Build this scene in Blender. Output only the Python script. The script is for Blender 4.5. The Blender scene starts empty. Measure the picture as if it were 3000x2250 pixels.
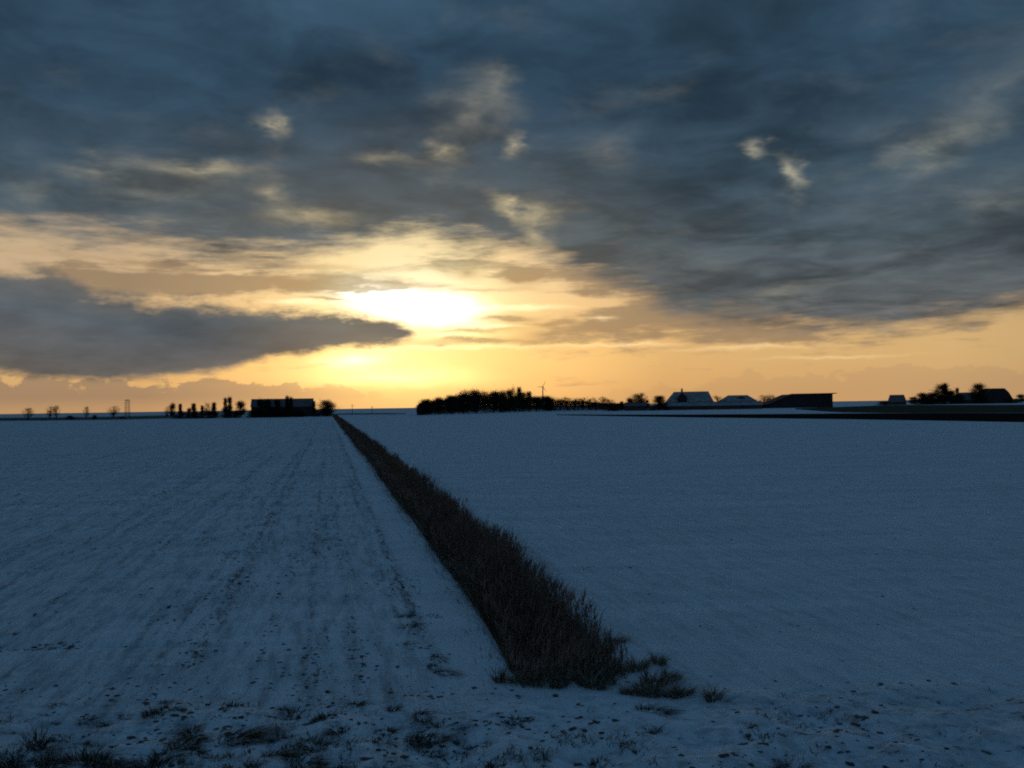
import bpy, math, random
import numpy as np
from mathutils import Matrix, Vector

rng = np.random.default_rng(11)
random.seed(11)
scene = bpy.context.scene
col = scene.collection
R = math.radians

# ------------------------------------------------------------------ camera
CAM_H = 3.6                      # standing on a dike above the fields
FPX = 2598.0                     # focal length in photograph pixels (60 deg across 3000)
cam_data = bpy.data.cameras.new('camera')
cam_data.sensor_width = 36.0
cam_data.lens = 36.0 * FPX / 3000.0
cam_data.clip_start = 0.1
cam_data.clip_end = 60000
cam = bpy.data.objects.new('camera', cam_data)
col.objects.link(cam)
CAM_M = Matrix.Rotation(R(90 + 1.43), 3, 'X') @ Matrix.Rotation(R(-0.87), 3, 'Z')
cam.matrix_world = Matrix.Translation((0, 0, CAM_H)) @ CAM_M.to_4x4()
scene.camera = cam

def ray(px, py):
    return (CAM_M @ Vector(((px - 1500) / FPX, -(py - 1125) / FPX, -1.0))).normalized()

def azel(px, py):
    d = ray(px, py)
    return math.degrees(math.atan2(d.x, d.y)), math.degrees(math.asin(d.z))

def ground(px, py):
    d = ray(px, py)
    t = -CAM_H / d.z
    return Vector((d.x * t, d.y * t, 0.0))

def point(px, py, Y):
    d = ray(px, py)
    t = Y / d.y
    return Vector((d.x * t, Y, CAM_H + d.z * t))

# ------------------------------------------------------------------ render look
scene.view_settings.view_transform = 'Standard'
scene.view_settings.look = 'None'
scene.view_settings.gamma = 1.0
scene.view_settings.exposure = 0.0
scene.view_settings.use_curve_mapping = False
scene.render.engine = 'CYCLES'
scene.cycles.use_denoising = False
scene.cycles.filter_width = 2.0
scene.render.filter_size = 2.0
scene.cycles.max_bounces = 6
scene.cycles.sample_clamp_indirect = 1.0
scene.cycles.sample_clamp_direct = 4.0
scene.cycles.use_adaptive_sampling = True
scene.cycles.adaptive_threshold = 0.015
scene.cycles.adaptive_min_samples = 12

# ------------------------------------------------------------------ sun
SUN_AZ, SUN_EL = azel(1195, 880)
sun_data = bpy.data.lights.new('sun', 'SUN')
sun_data.energy = 0.10                   # veiled by cloud, just above the horizon
sun_data.angle = R(10)
sun_data.color = (1.0, 0.72, 0.42)
sun = bpy.data.objects.new('sun', sun_data)
col.objects.link(sun)
sd = Vector((math.sin(R(SUN_AZ)) * math.cos(R(SUN_EL)), math.cos(R(SUN_AZ)) * math.cos(R(SUN_EL)), math.sin(R(SUN_EL))))
sun.rotation_euler = sd.to_track_quat('Z', 'Y').to_euler()

# ------------------------------------------------------------------ world: evening sky with cloud layers
world = bpy.data.worlds.new('World')
scene.world = world
world.use_nodes = True
WT = world.node_tree
WT.nodes.clear()

class G:
    """tiny helper that writes node graphs"""
    def __init__(self, tree):
        self.t = tree
    def n(self, kind, **kw):
        nd = self.t.nodes.new(kind)
        for k, v in kw.items():
            setattr(nd, k, v)
        return nd
    def put(self, sock, v):
        if v is None:
            return
        if isinstance(v, bpy.types.NodeSocket):
            self.t.links.new(v, sock)
        else:
            sock.default_value = v
    def m(self, op, a, b=None, c=None, clamp=False):
        nd = self.n('ShaderNodeMath', operation=op, use_clamp=clamp)
        self.put(nd.inputs[0], a); self.put(nd.inputs[1], b); self.put(nd.inputs[2], c)
        return nd.outputs[0]
    def add(self, a, b): return self.m('ADD', a, b)
    def sub(self, a, b): return self.m('SUBTRACT', a, b)
    def mul(self, a, b): return self.m('MULTIPLY', a, b)
    def ss(self, x, lo, hi, a=0.0, b=1.0, kind='SMOOTHSTEP'):
        nd = self.n('ShaderNodeMapRange', interpolation_type=kind)
        self.put(nd.inputs['Value'], x); self.put(nd.inputs['From Min'], lo); self.put(nd.inputs['From Max'], hi)
        self.put(nd.inputs['To Min'], a); self.put(nd.inputs['To Max'], b)
        return nd.outputs['Result']
    def xyz(self, x, y, z=0.0):
        nd = self.n('ShaderNodeCombineXYZ')
        self.put(nd.inputs[0], x); self.put(nd.inputs[1], y); self.put(nd.inputs[2], z)
        return nd.outputs[0]
    def sep(self, v):
        nd = self.n('ShaderNodeSeparateXYZ'); self.put(nd.inputs[0], v)
        return nd.outputs
    def vmul(self, v, s):
        nd = self.n('ShaderNodeVectorMath', operation='MULTIPLY')
        self.put(nd.inputs[0], v); self.put(nd.inputs[1], s)
        return nd.outputs[0]
    def noise(self, v, scale, detail=5.0, rough=0.55, dist=0.0, color=False):
        nd = self.n('ShaderNodeTexNoise', noise_dimensions='3D')
        self.put(nd.inputs['Vector'], v); self.put(nd.inputs['Scale'], scale)
        self.put(nd.inputs['Detail'], detail); self.put(nd.inputs['Roughness'], rough)
        self.put(nd.inputs['Distortion'], dist)
        return nd.outputs['Color' if color else 'Fac']
    def mix(self, f, a, b, blend='MIX'):
        nd = self.n('ShaderNodeMix', data_type='RGBA', blend_type=blend)
        nd.clamp_factor = True
        self.put(nd.inputs['Factor'], f)
        self.put(nd.inputs['A'], a if not isinstance(a, tuple) else (*a, 1)[:4])
        self.put(nd.inputs['B'], b if not isinstance(b, tuple) else (*b, 1)[:4])
        return nd.outputs['Result']
    def ramp(self, x, stops, lo, hi, interp='LINEAR'):
        """colour over x; stops = [(x, (r,g,b))]"""
        f = self.ss(x, lo, hi, kind='LINEAR')
        nd = self.n('ShaderNodeValToRGB')
        cr = nd.color_ramp; cr.interpolation = interp
        while len(cr.elements) < len(stops):
            cr.elements.new(0.5)
        for e, (p, c) in zip(cr.elements, stops):
            e.position = (p - lo) / (hi - lo); e.color = (*c, 1)
        self.put(nd.inputs[0], f)
        return nd.outputs[0]
    def curve(self, x, pts, lo, hi, ylo, yhi):
        """smooth curve y(x) through pts"""
        f = self.ss(x, lo, hi, kind='LINEAR')
        nd = self.n('ShaderNodeFloatCurve')
        cm = nd.mapping.curves[0]
        q = [((p[0] - lo) / (hi - lo), (p[1] - ylo) / (yhi - ylo)) for p in pts]
        cm.points[0].location = q[0]; cm.points[-1].location = q[-1]
        for p in q[1:-1]:
            cm.points.new(*p)
        nd.mapping.update()
        self.put(nd.inputs['Value'], f)
        return self.ss(nd.outputs[0], 0.0, 1.0, ylo, yhi, kind='LINEAR')

g = G(WT)
D = g.n('ShaderNodeTexCoord').outputs['Generated']
dx, dy, dz = g.sep(D)
AZ = g.mul(g.m('ARCTAN2', dx, dy), 57.29578)
EL = g.mul(g.m('ARCSINE', dz), 57.29578)

# wind-drawn turbulence: one broad, one fine, stretched along the horizon
warp = g.noise(g.vmul(D, (7, 7, 16)), 1.0, 5.0, 0.55, color=True)
w1, w2, w3 = g.sep(warp)
wf = g.noise(g.vmul(D, (22, 22, 60)), 1.0, 4.0, 0.6)
wA = g.add(g.mul(g.sub(w1, 0.5), 7.0), g.mul(g.sub(wf, 0.5), 2.0))
wE = g.add(g.mul(g.sub(w2, 0.5), 3.4), g.mul(g.sub(wf, 0.5), 1.3))
AZW = g.add(AZ, wA)
ELW = g.add(EL, wE)
VW = g.xyz(AZW, ELW)

def P(x, y):                      # 2212-wide view of the photograph -> azimuth, elevation
    return azel(x * 1.3562, y * 1.3562)

def blob(x, y, sx, sy, amp, rot=0.0, v=VW):
    a, e = P(x, y)
    k = 1.3562 / FPX * 57.3
    mp = g.n('ShaderNodeMapping', vector_type='TEXTURE')
    mp.inputs['Location'].default_value = (a, e, 0)
    mp.inputs['Rotation'].default_value = (0, 0, R(rot))
    mp.inputs['Scale'].default_value = (sx * k, sy * k, 1)
    g.put(mp.inputs['Vector'], v)
    gr = g.n('ShaderNodeTexGradient', gradient_type='QUADRATIC_SPHERE')
    g.put(gr.inputs[0], mp.outputs[0])
    return g.mul(gr.outputs['Fac'], amp)

def total(items):
    s = items[0]
    for i in items[1:]:
        s = g.add(s, i)
    return s

# --- clear air behind the clouds: Nishita sky plus the low sun's glow
sky = g.n('ShaderNodeTexSky', sky_type='NISHITA')
sky.sun_disc = False
sky.sun_elevation = R(SUN_EL)
sky.sun_rotation = R(SUN_AZ)
sky.altitude = 0; sky.air_density = 1.2; sky.dust_density = 2.2; sky.ozone_density = 1.0
nish = g.vmul(sky.outputs[0], (0.006, 0.006, 0.006))

sdx = g.mul(g.sub(AZ, SUN_AZ), 0.62)
sdy = g.mul(g.sub(EL, SUN_EL - 0.6), 1.0)
DS = g.m('SQRT', g.add(g.mul(sdx, sdx), g.mul(sdy, sdy)))
sdf = g.sub(AZ, SUN_AZ)
DG = g.m('SQRT', g.add(g.mul(sdf, sdf), g.mul(sdy, sdy)))
glow = g.ramp(DG, [(0, (0.98, 0.76, 0.36)), (2.5, (0.92, 0.69, 0.30)), (5.0, (0.88, 0.62, 0.235)), (8.0, (0.83, 0.52, 0.195)), (11, (0.78, 0.475, 0.18)),
                   (17, (0.60, 0.365, 0.150)), (33, (0.62, 0.395, 0.170)), (60, (0.26, 0.19, 0.11)), (100, (0.09, 0.09, 0.085)), (180, (0.04, 0.06, 0.08))], 0, 180)
VL = g.xyz(g.add(AZ, g.mul(wA, 0.30)), g.add(g.add(EL, g.mul(wE, 0.20)), g.mul(g.sub(wf, 0.5), 0.5)))
glow0 = glow
core = total([blob(800, 638, 150, 50, 2.4, -8, VL), blob(935, 668, 190, 58, 3.0, -6, VL), blob(870, 655, 290, 85, 0.55, 0, VL), blob(770, 776, 130, 34, 0.9, 4, VL)])
core2 = total([blob(860, 816, 300, 34, 0.75, 0, VL), blob(800, 800, 330, 70, 0.45, 0, VL), blob(900, 660, 420, 110, 0.35, 0, VL)])
glow = g.mix(1.0, glow, g.mix(1.0, (1.0, 0.92, 0.66), g.xyz(core, core, core), 'MULTIPLY'), 'ADD')
glow = g.mix(1.0, glow, g.mix(1.0, (1.0, 0.84, 0.34), g.xyz(core2, core2, core2), 'MULTIPLY'), 'ADD')
glow = g.mix(g.ss(EL, 3.5, 9.0), glow, g.mix(1.0, glow, (0.84, 0.98, 1.42), 'MULTIPLY'))
# rosier, duller right at the horizon
low = g.ss(EL, 0.0, 3.2)
glow = g.mix(low, g.mix(0.35, glow, g.vmul(glow, (0.78, 0.58, 0.62))), glow)
clear = g.mix(1.0, glow, nish, 'ADD')

# --- colour of the shaded undersides, bluer and darker overhead
under = g.ramp(EL, [(0, (0.22, 0.165, 0.12)), (3, (0.135, 0.122, 0.112)), (6, (0.092, 0.102, 0.108)), (10, (0.064, 0.088, 0.106)),
                    (14, (0.040, 0.068, 0.094)), (18, (0.028, 0.056, 0.088)), (21, (0.027, 0.058, 0.094)), (25, (0.034, 0.073, 0.118)), (90, (0.034, 0.076, 0.134))], 0, 90)

# cloud-layer coordinates: features shrink towards the horizon as on a real flat deck
den = g.add(g.m('MAXIMUM', dz, 0.0), 0.10)
PL = g.xyz(g.m('DIVIDE', dx, den), g.m('DIVIDE', dy, den))
nP = g.noise(PL, 1.15, 6.0, 0.55, 0.3)
nQ = g.noise(PL, 2.6, 6.0, 0.6, 0.2)
nL = g.noise(PL, 3.4, 5.0, 0.55, 0.6)

# --- far cumulus along the horizon
hc = g.noise(g.vmul(D, (26, 26, 44)), 1.0, 5.0, 0.6)
hc_top = g.curve(AZ, [(-60, 1.2), (-30, 1.9), (-22, 1.75), (-15, 1.9), (-9, 0.9), (0, 0.4), (10, 1.25), (17, 1.7), (24, 1.9), (30, 1.9), (60, 1.2)], -60, 60, 0, 4)
hm = g.ss(g.sub(g.add(hc_top, g.mul(g.sub(hc, 0.5), 3.2)), EL), -0.05, 0.20)
ham = g.curve(AZ, [(-60, 0.6), (-30, 0.95), (-18, 0.8), (-10, 0.3), (-2, 0.0), (8, 0.12), (18, 0.20), (30, 0.26), (60, 0.6)], -60, 60, 0, 1)
c = g.mix(g.mul(g.mul(hm, ham), g.ss(EL, 0.0, 1.0, 0.45, 1.0)), clear, g.mix(0.30, (0.235, 0.165, 0.125), clear))

# --- thin veils and streaks between the layers
st = g.noise(g.vmul(g.xyz(dx, dy, g.add(dz, g.mul(dx, -0.03))), (9, 9, 75)), 1.0, 5.0, 0.6, 0.25)
st2 = g.noise(g.vmul(D, (20, 20, 90)), 1.0, 4.0, 0.62)
veil_zone = total([blob(330, 600, 900, 80, 0.75), blob(480, 615, 420, 62, 0.8), blob(150, 578, 110, 26, 0.8), blob(1000, 575, 420, 52, 0.75), blob(1290, 600, 260, 70, 1.5), blob(1130, 600, 90, 34, 1.1), blob(1560, 665, 480, 120, 1.5),
                   blob(1330, 712, 330, 46, 1.1), blob(1750, 735, 800, 46, 0.8), blob(760, 625, 300, 22, 0.6), blob(1000, 735, 260, 14, 0.6)])
sm = g.add(g.mul(st, 0.62), g.mul(st2, 0.38))
veil = g.ss(g.add(sm, g.mul(g.m('MINIMUM', veil_zone, 1.15), 0.36)), 0.56, 0.80)
vcol = g.mix(0.50, under, g.mix(1.0, glow0, (0.84, 0.84, 0.90), 'MULTIPLY'))
c = g.mix(g.mul(veil, 0.86), c, vcol)
# sun-struck streak edges
grey = total([blob(1130, 700, 330, 60, 0.30, 0, VL), blob(844, 612, 210, 13, 1.0, -3, VL), blob(630, 614, 190, 26, 1.0, 0, VL), blob(705, 646, 110, 9, 1.2, 0, VL), blob(1012, 592, 62, 26, 0.9, 0, VL), blob(1128, 603, 74, 34, 1.5, 0, VL), blob(1096, 688, 110, 12, 1.2, -2, VL),
              blob(1205, 702, 90, 13, 1.2, 0, VL), blob(1010, 713, 190, 10, 0.7, 0, VL), blob(1050, 737, 300, 14, 0.9, 0, VL), blob(1190, 722, 120, 18, 0.9, 0, VL), blob(1290, 714, 100, 22, 1.3, 0, VL), blob(1400, 716, 90, 16, 1.1, 0, VL), blob(1030, 628, 260, 10, 0.6, -2, VL), blob(640, 574, 330, 14, 0.7, -2, VL), blob(300, 566, 380, 12, 0.5, -3, VL)])
c = g.mix(g.m('MINIMUM', grey, 0.85), c, g.mix(0.62, under, g.mix(1.0, glow0, (0.90, 0.86, 0.86), 'MULTIPLY')))
rays = total([blob(631, 654, 120, 9, 1.3, 0, VL), blob(1130, 666, 170, 11, 1.5, 0, VL), blob(1065, 705, 110, 8, 1.3, 0, VL), blob(980, 723, 160, 8, 1.3, 0, VL), blob(985, 750, 400, 9, 1.2, 0, VL), blob(1350, 746, 260, 8, 0.8, -1, VL), blob(1300, 690, 60, 9, 0.8, 0, VL), blob(1620, 752, 300, 8, 0.6, 0, VL), blob(1800, 772, 240, 6, 0.5, 0, VL)])
c = g.mix(g.m('MINIMUM', rays, 0.9), c, g.mix(1.0, g.mix(1.0, glow, (1.25, 1.3, 1.4), 'MULTIPLY'), (0.30, 0.28, 0.16), 'ADD'))
lit = g.mul(g.ss(sm, 0.53, 0.66), g.m('MINIMUM', total([blob(900, 580, 520, 70, 0.8), blob(1150, 745, 380, 26, 1.0), blob(1600, 745, 700, 50, 0.5), blob(620, 655, 330, 20, 1.0), blob(300, 640, 300, 26, 0.35), blob(1250, 670, 200, 40, 0.8)]), 1.0))
c = g.mix(g.mul(lit, 0.85), c, g.mix(1.0, glow, (1.22, 1.24, 1.3), 'MULTIPLY'))

# --- main deck
def E(x, y):
    a, e = P(x, y); return (a, e)
edge_pts = [(-60, 6.2)] + [E(0, 500), E(220, 520), E(450, 552), E(640, 560), E(760, 548), E(880, 522), E(1000, 545), E(1150, 558), E(1270, 600), E(1400, 650), E(1500, 690),
            E(1700, 705), E(1900, 712), E(2060, 700), E(2200, 676)] + [(60, 6.2)]
edge = g.curve(AZ, edge_pts, -60, 60, 0, 16)
deck_s = g.add(g.add(g.sub(EL, edge), g.mul(wE, 0.75)), g.mul(g.sub(sm, 0.5), 5.0))
deck = g.ss(deck_s, -1.0, 1.5)
holes = total([blob(580, 262, 62, 34, 0.85, -25), blob(1040, 225, 130, 95, 0.55), blob(985, 305, 52, 30, 0.75), blob(1135, 312, 44, 48, 0.75), blob(1080, 190, 70, 50, 0.3),
               blob(860, 342, 110, 26, 0.4), blob(200, 362, 130, 40, 0.42), blob(440, 366, 190, 34, 0.62, 3), blob(330, 390, 330, 60, 0.25),
               blob(590, 425, 60, 55, 0.42), blob(630, 482, 120, 30, 0.48), blob(1110, 456, 84, 30, 0.65, -24), blob(1165, 500, 80, 60, 0.55, -40), blob(890, 530, 110, 36, 0.7),
               blob(1645, 318, 62, 26, 0.8, -12), blob(1712, 382, 38, 62, 0.85, 8), blob(2030, 322, 125, 66, 0.85, 26), blob(2150, 190, 230, 100, 0.28, 28), blob(1310, 335, 110, 80, 0.18),
               blob(2180, 420, 110, 60, 0.22), blob(1680, 650, 160, 40, 0.25), blob(30, 420, 120, 60, 0.25), blob(250, 470, 420, 40, 0.16), blob(1480, 560, 300, 60, 0.08)])
holes = g.m('MINIMUM', g.mul(holes, 1.25), 0.95)
loose = g.mul(g.ss(nQ, 0.50, 0.80), 0.16)
gapf = g.add(g.mul(holes, g.ss(g.add(g.mul(nQ, 0.5), g.mul(nL, 0.5)), 0.36, 0.62, 0.25, 1.30)), loose)
through = g.ramp(DS, [(0, (1.2, 1.0, 0.55)), (7, (0.66, 0.53, 0.30)), (12, (0.38, 0.34, 0.245)), (20, (0.33, 0.33, 0.27)), (32, (0.22, 0.255, 0.24)), (70, (0.10, 0.14, 0.17))], 0, 100)
tone = g.ss(g.add(g.mul(nP, 0.62), g.mul(nL, 0.38)), 0.34, 0.66, 0.58, 1.46)
tone = g.mul(tone, g.ss(g.noise(PL, 8.0, 5.0, 0.62, 0.8), 0.32, 0.68, 0.95, 1.05, kind='LINEAR'))
deckcol = g.mix(1.0, under, g.xyz(tone, tone, tone), 'MULTIPLY')
warmth = g.ss(DS, 4.0, 15.0, 0.16, 0.0)
deckcol = g.mix(warmth, deckcol, (0.42, 0.33, 0.20))
deckcol = g.mix(gapf, deckcol, through)
c = g.mix(deck, c, deckcol)

# --- the long cloud bank at the left, ending in a torn tip beside the sun
top_pts = [(-60, 6.0)] + [E(0, 572), E(90, 578), E(170, 606), E(260, 632), E(360, 640), E(470, 643), E(600, 654), E(700, 664), E(800, 678), E(850, 692), E(885, 712), E(915, 752)] + [(0, 0.0), (60, 0.0)]
bot_pts = [(-60, 2.0)] + [E(0, 806), E(100, 822), E(220, 824), E(350, 815), E(470, 802), E(560, 784), E(640, 766), E(720, 760), E(760, 748), E(810, 742), E(860, 746), E(885, 742), E(905, 730)] + [(0, 6.0), (60, 6.0)]
btop = g.curve(AZ, top_pts, -60, 60, 0, 16)
bbot = g.curve(AZ, bot_pts, -60, 60, 0, 16)
bt = g.ss(g.add(g.add(g.sub(btop, EL), g.mul(wE, 0.50)), g.mul(g.sub(wf, 0.5), g.ss(AZ, -18.0, -11.0, 1.7, 3.2))), -0.25, 0.95)
bb = g.ss(g.add(g.sub(EL, bbot), g.mul(g.sub(wf, 0.5), g.ss(AZ, -18.0, -12.0, 0.9, 1.7))), -0.18, 0.42)
bank = g.mul(g.mul(bt, bb), g.sub(1.0, g.m('MINIMUM', total([blob(700, 672, 60, 8, 0.9, 0, VL), blob(560, 660, 70, 9, 0.8, 0, VL)]), 1.0)))
bfrac = g.m('DIVIDE', g.sub(EL, bbot), g.m('MAXIMUM', g.sub(btop, bbot), 0.3))
bankcol = g.ramp(bfrac, [(0, (0.150, 0.128, 0.108)), (0.25, (0.112, 0.111, 0.112)), (0.65, (0.080, 0.096, 0.110)), (1, (0.150, 0.145, 0.132))], 0, 1)
bn = g.noise(g.vmul(D, (10, 10, 40)), 1.0, 6.0, 0.58)
bt_ = g.ss(bn, 0.3, 0.7, 0.80, 1.36, kind='LINEAR')
bankcol = g.mix(1.0, bankcol, g.xyz(bt_, bt_, bt_), 'MULTIPLY')
bankcol = g.mix(g.ss(DS, 2.0, 9.0, 0.22, 0.0), bankcol, (0.6, 0.42, 0.2))
c = g.mix(bank, c, bankcol)

# below the horizon: dull snow colour, never seen
c = g.mix(g.ss(EL, -1.0, -0.02), (0.03, 0.06, 0.10), c)
bg = g.n('ShaderNodeBackground')
g.put(bg.inputs['Color'], c)
bg.inputs['Strength'].default_value = 1.0
wo = g.n('ShaderNodeOutputWorld')
WT.links.new(bg.outputs[0], wo.inputs[0])
world.cycles.sampling_method = 'MANUAL'
world.cycles.sample_map_resolution = 512

# ================================================================== helpers
def tag(o, label=None, cat=None, group=None, kind=None):
    if label: o['label'] = label
    if cat: o['category'] = cat
    if group: o['group'] = group
    if kind: o['kind'] = kind
    return o

def make_mesh(name, verts, faces, mats=(), smooth=False, mat_idx=None):
    me = bpy.data.meshes.new(name)
    v = np.asarray(verts, dtype=np.float32).reshape(-1, 3)
    if isinstance(faces, np.ndarray):
        k = faces.shape[1]
        me.vertices.add(len(v)); me.vertices.foreach_set('co', v.ravel())
        me.loops.add(faces.size); me.loops.foreach_set('vertex_index', faces.astype(np.int32).ravel())
        me.polygons.add(len(faces)); me.polygons.foreach_set('loop_start', np.arange(0, faces.size, k, dtype=np.int32))
        me.update(calc_edges=True)
    else:
        me.from_pydata([tuple(map(float, p)) for p in v], [], [tuple(f) for f in faces])
    for m in (mats if isinstance(mats, (list, tuple)) else [mats]):
        me.materials.append(m)
    if mat_idx is not None:
        me.polygons.foreach_set('material_index', np.asarray(mat_idx, dtype=np.int32))
    if smooth:
        me.polygons.foreach_set('use_smooth', np.ones(len(me.polygons), dtype=bool))
    me.update()
    return me

def obj(name, me, parent=None, loc=None):
    o = bpy.data.objects.new(name, me)
    col.objects.link(o)
    if parent is not None: o.parent = parent
    if loc is not None: o.location = loc
    return o

def empty(name, loc):
    o = bpy.data.objects.new(name, None)
    o.empty_display_size = 0.5
    col.objects.link(o); o.location = loc
    return o

class MB:
    """collects faces for one mesh"""
    def __init__(self): self.v = []; self.f = []
    def quad(self, *p):
        n = len(self.v); self.v += [tuple(q) for q in p]; self.f.append(tuple(range(n, n + len(p))))
    def box(self, a, b):
        x0, y0, z0 = a; x1, y1, z1 = b; n = len(self.v)
        self.v += [(x0,y0,z0),(x1,y0,z0),(x1,y1,z0),(x0,y1,z0),(x0,y0,z1),(x1,y0,z1),(x1,y1,z1),(x0,y1,z1)]
        self.f += [tuple(n+i for i in q) for q in ((0,3,2,1),(4,5,6,7),(0,1,5,4),(1,2,6,5),(2,3,7,6),(3,0,4,7))]
    def slab(self, pts, t):
        """polygon with thickness t downwards"""
        n = len(self.v); k = len(pts)
        self.v += [tuple(p) for p in pts] + [(p[0], p[1], p[2] - t) for p in pts]
        self.f.append(tuple(range(n, n + k))); self.f.append(tuple(range(n + 2*k - 1, n + k - 1, -1)))
        for i in range(k):
            j = (i + 1) % k
            self.f.append((n + i, n + k + i, n + k + j, n + j))
    def tube(self, pts, radii, sides=6):
        pts = [Vector(p) for p in pts]; n0 = len(self.v)
        for i, p in enumerate(pts):
            t = (pts[min(i+1, len(pts)-1)] - pts[max(i-1, 0)]).normalized()
            a = t.cross(Vector((0.3, 0.9, 0.2)))
            if a.length < 1e-3: a = t.cross(Vector((1, 0, 0)))
            a.normalize(); b = t.cross(a)
            for s in range(sides):
                w = 2 * math.pi * s / sides
                self.v.append(tuple(p + (a * math.cos(w) + b * math.sin(w)) * radii[i]))
        for i in range(len(pts) - 1):
            for s in range(sides):
                s2 = (s + 1) % sides
                self.f.append((n0+i*sides+s, n0+i*sides+s2, n0+(i+1)*sides+s2, n0+(i+1)*sides+s))
        self.f.append(tuple(n0 + s for s in reversed(range(sides))))
        self.f.append(tuple(n0 + (len(pts)-1)*sides + s for s in range(sides)))
    def build(self, name, mat, parent=None, loc=None, smooth=False):
        return obj(name, make_mesh(name, self.v, self.f, mat, smooth), parent, loc)

_perm = rng.random((256, 256)).astype(np.float32)
def vnoise(x, y):
    xi = np.floor(x).astype(int); yi = np.floor(y).astype(int)
    fx = x - xi; fy = y - yi
    fx = fx*fx*(3-2*fx); fy = fy*fy*(3-2*fy)
    g_ = lambda a, b: _perm[a % 256, b % 256]
    return (g_(xi,yi)*(1-fx)+g_(xi+1,yi)*fx)*(1-fy) + (g_(xi,yi+1)*(1-fx)+g_(xi+1,yi+1)*fx)*fy
def fbm(x, y, o=4):
    s = 0; a = 0.5; t = 0
    for i in range(o):
        s = s + a*vnoise(x*2**i + 17.3*i, y*2**i + 5.1*i); t += a; a *= 0.5
    return s / t
def sstep(x, a, b):
    t = np.clip((x - a) / (b - a), 0, 1); return t*t*(3-2*t)

# ================================================================== materials
def material(name):
    m = bpy.data.materials.new(name); m.use_nodes = True
    t = m.node_tree; b = t.nodes['Principled BSDF']
    b.inputs['Specular IOR Level'].default_value = 0.15
    b.inputs['Roughness'].default_value = 0.9
    return m, G(t), b

def plain(name, rgb, var=0.25, scale=3.0, rough=0.9, spec=0.15):
    m, q, b = material(name)
    tc = q.n('ShaderNodeTexCoord').outputs['Object']
    n = q.noise(tc, scale, 4.0, 0.6)
    f = q.ss(n, 0.25, 0.75, 1 - var, 1 + var, kind='LINEAR')
    c_ = q.mix(1.0, (*rgb, 1), q.xyz(f, f, f), 'MULTIPLY')
    q.put(b.inputs['Base Color'], c_)
    b.inputs['Roughness'].default_value = rough
    b.inputs['Specular IOR Level'].default_value = spec
    return m

VA, _ = azel(960, 1197)                       # bearing of the ditch and of the tillage rows
DU = np.array([math.sin(R(VA)), math.cos(R(VA))])
DV = np.array([math.cos(R(VA)), -math.sin(R(VA))])
def uv2xy(u, v): return u*DU[0] + v*DV[0], u*DU[1] + v*DV[1]
def xy2uv(x, y): return x*DU[0] + y*DU[1], x*DV[0] + y*DV[1]

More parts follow.
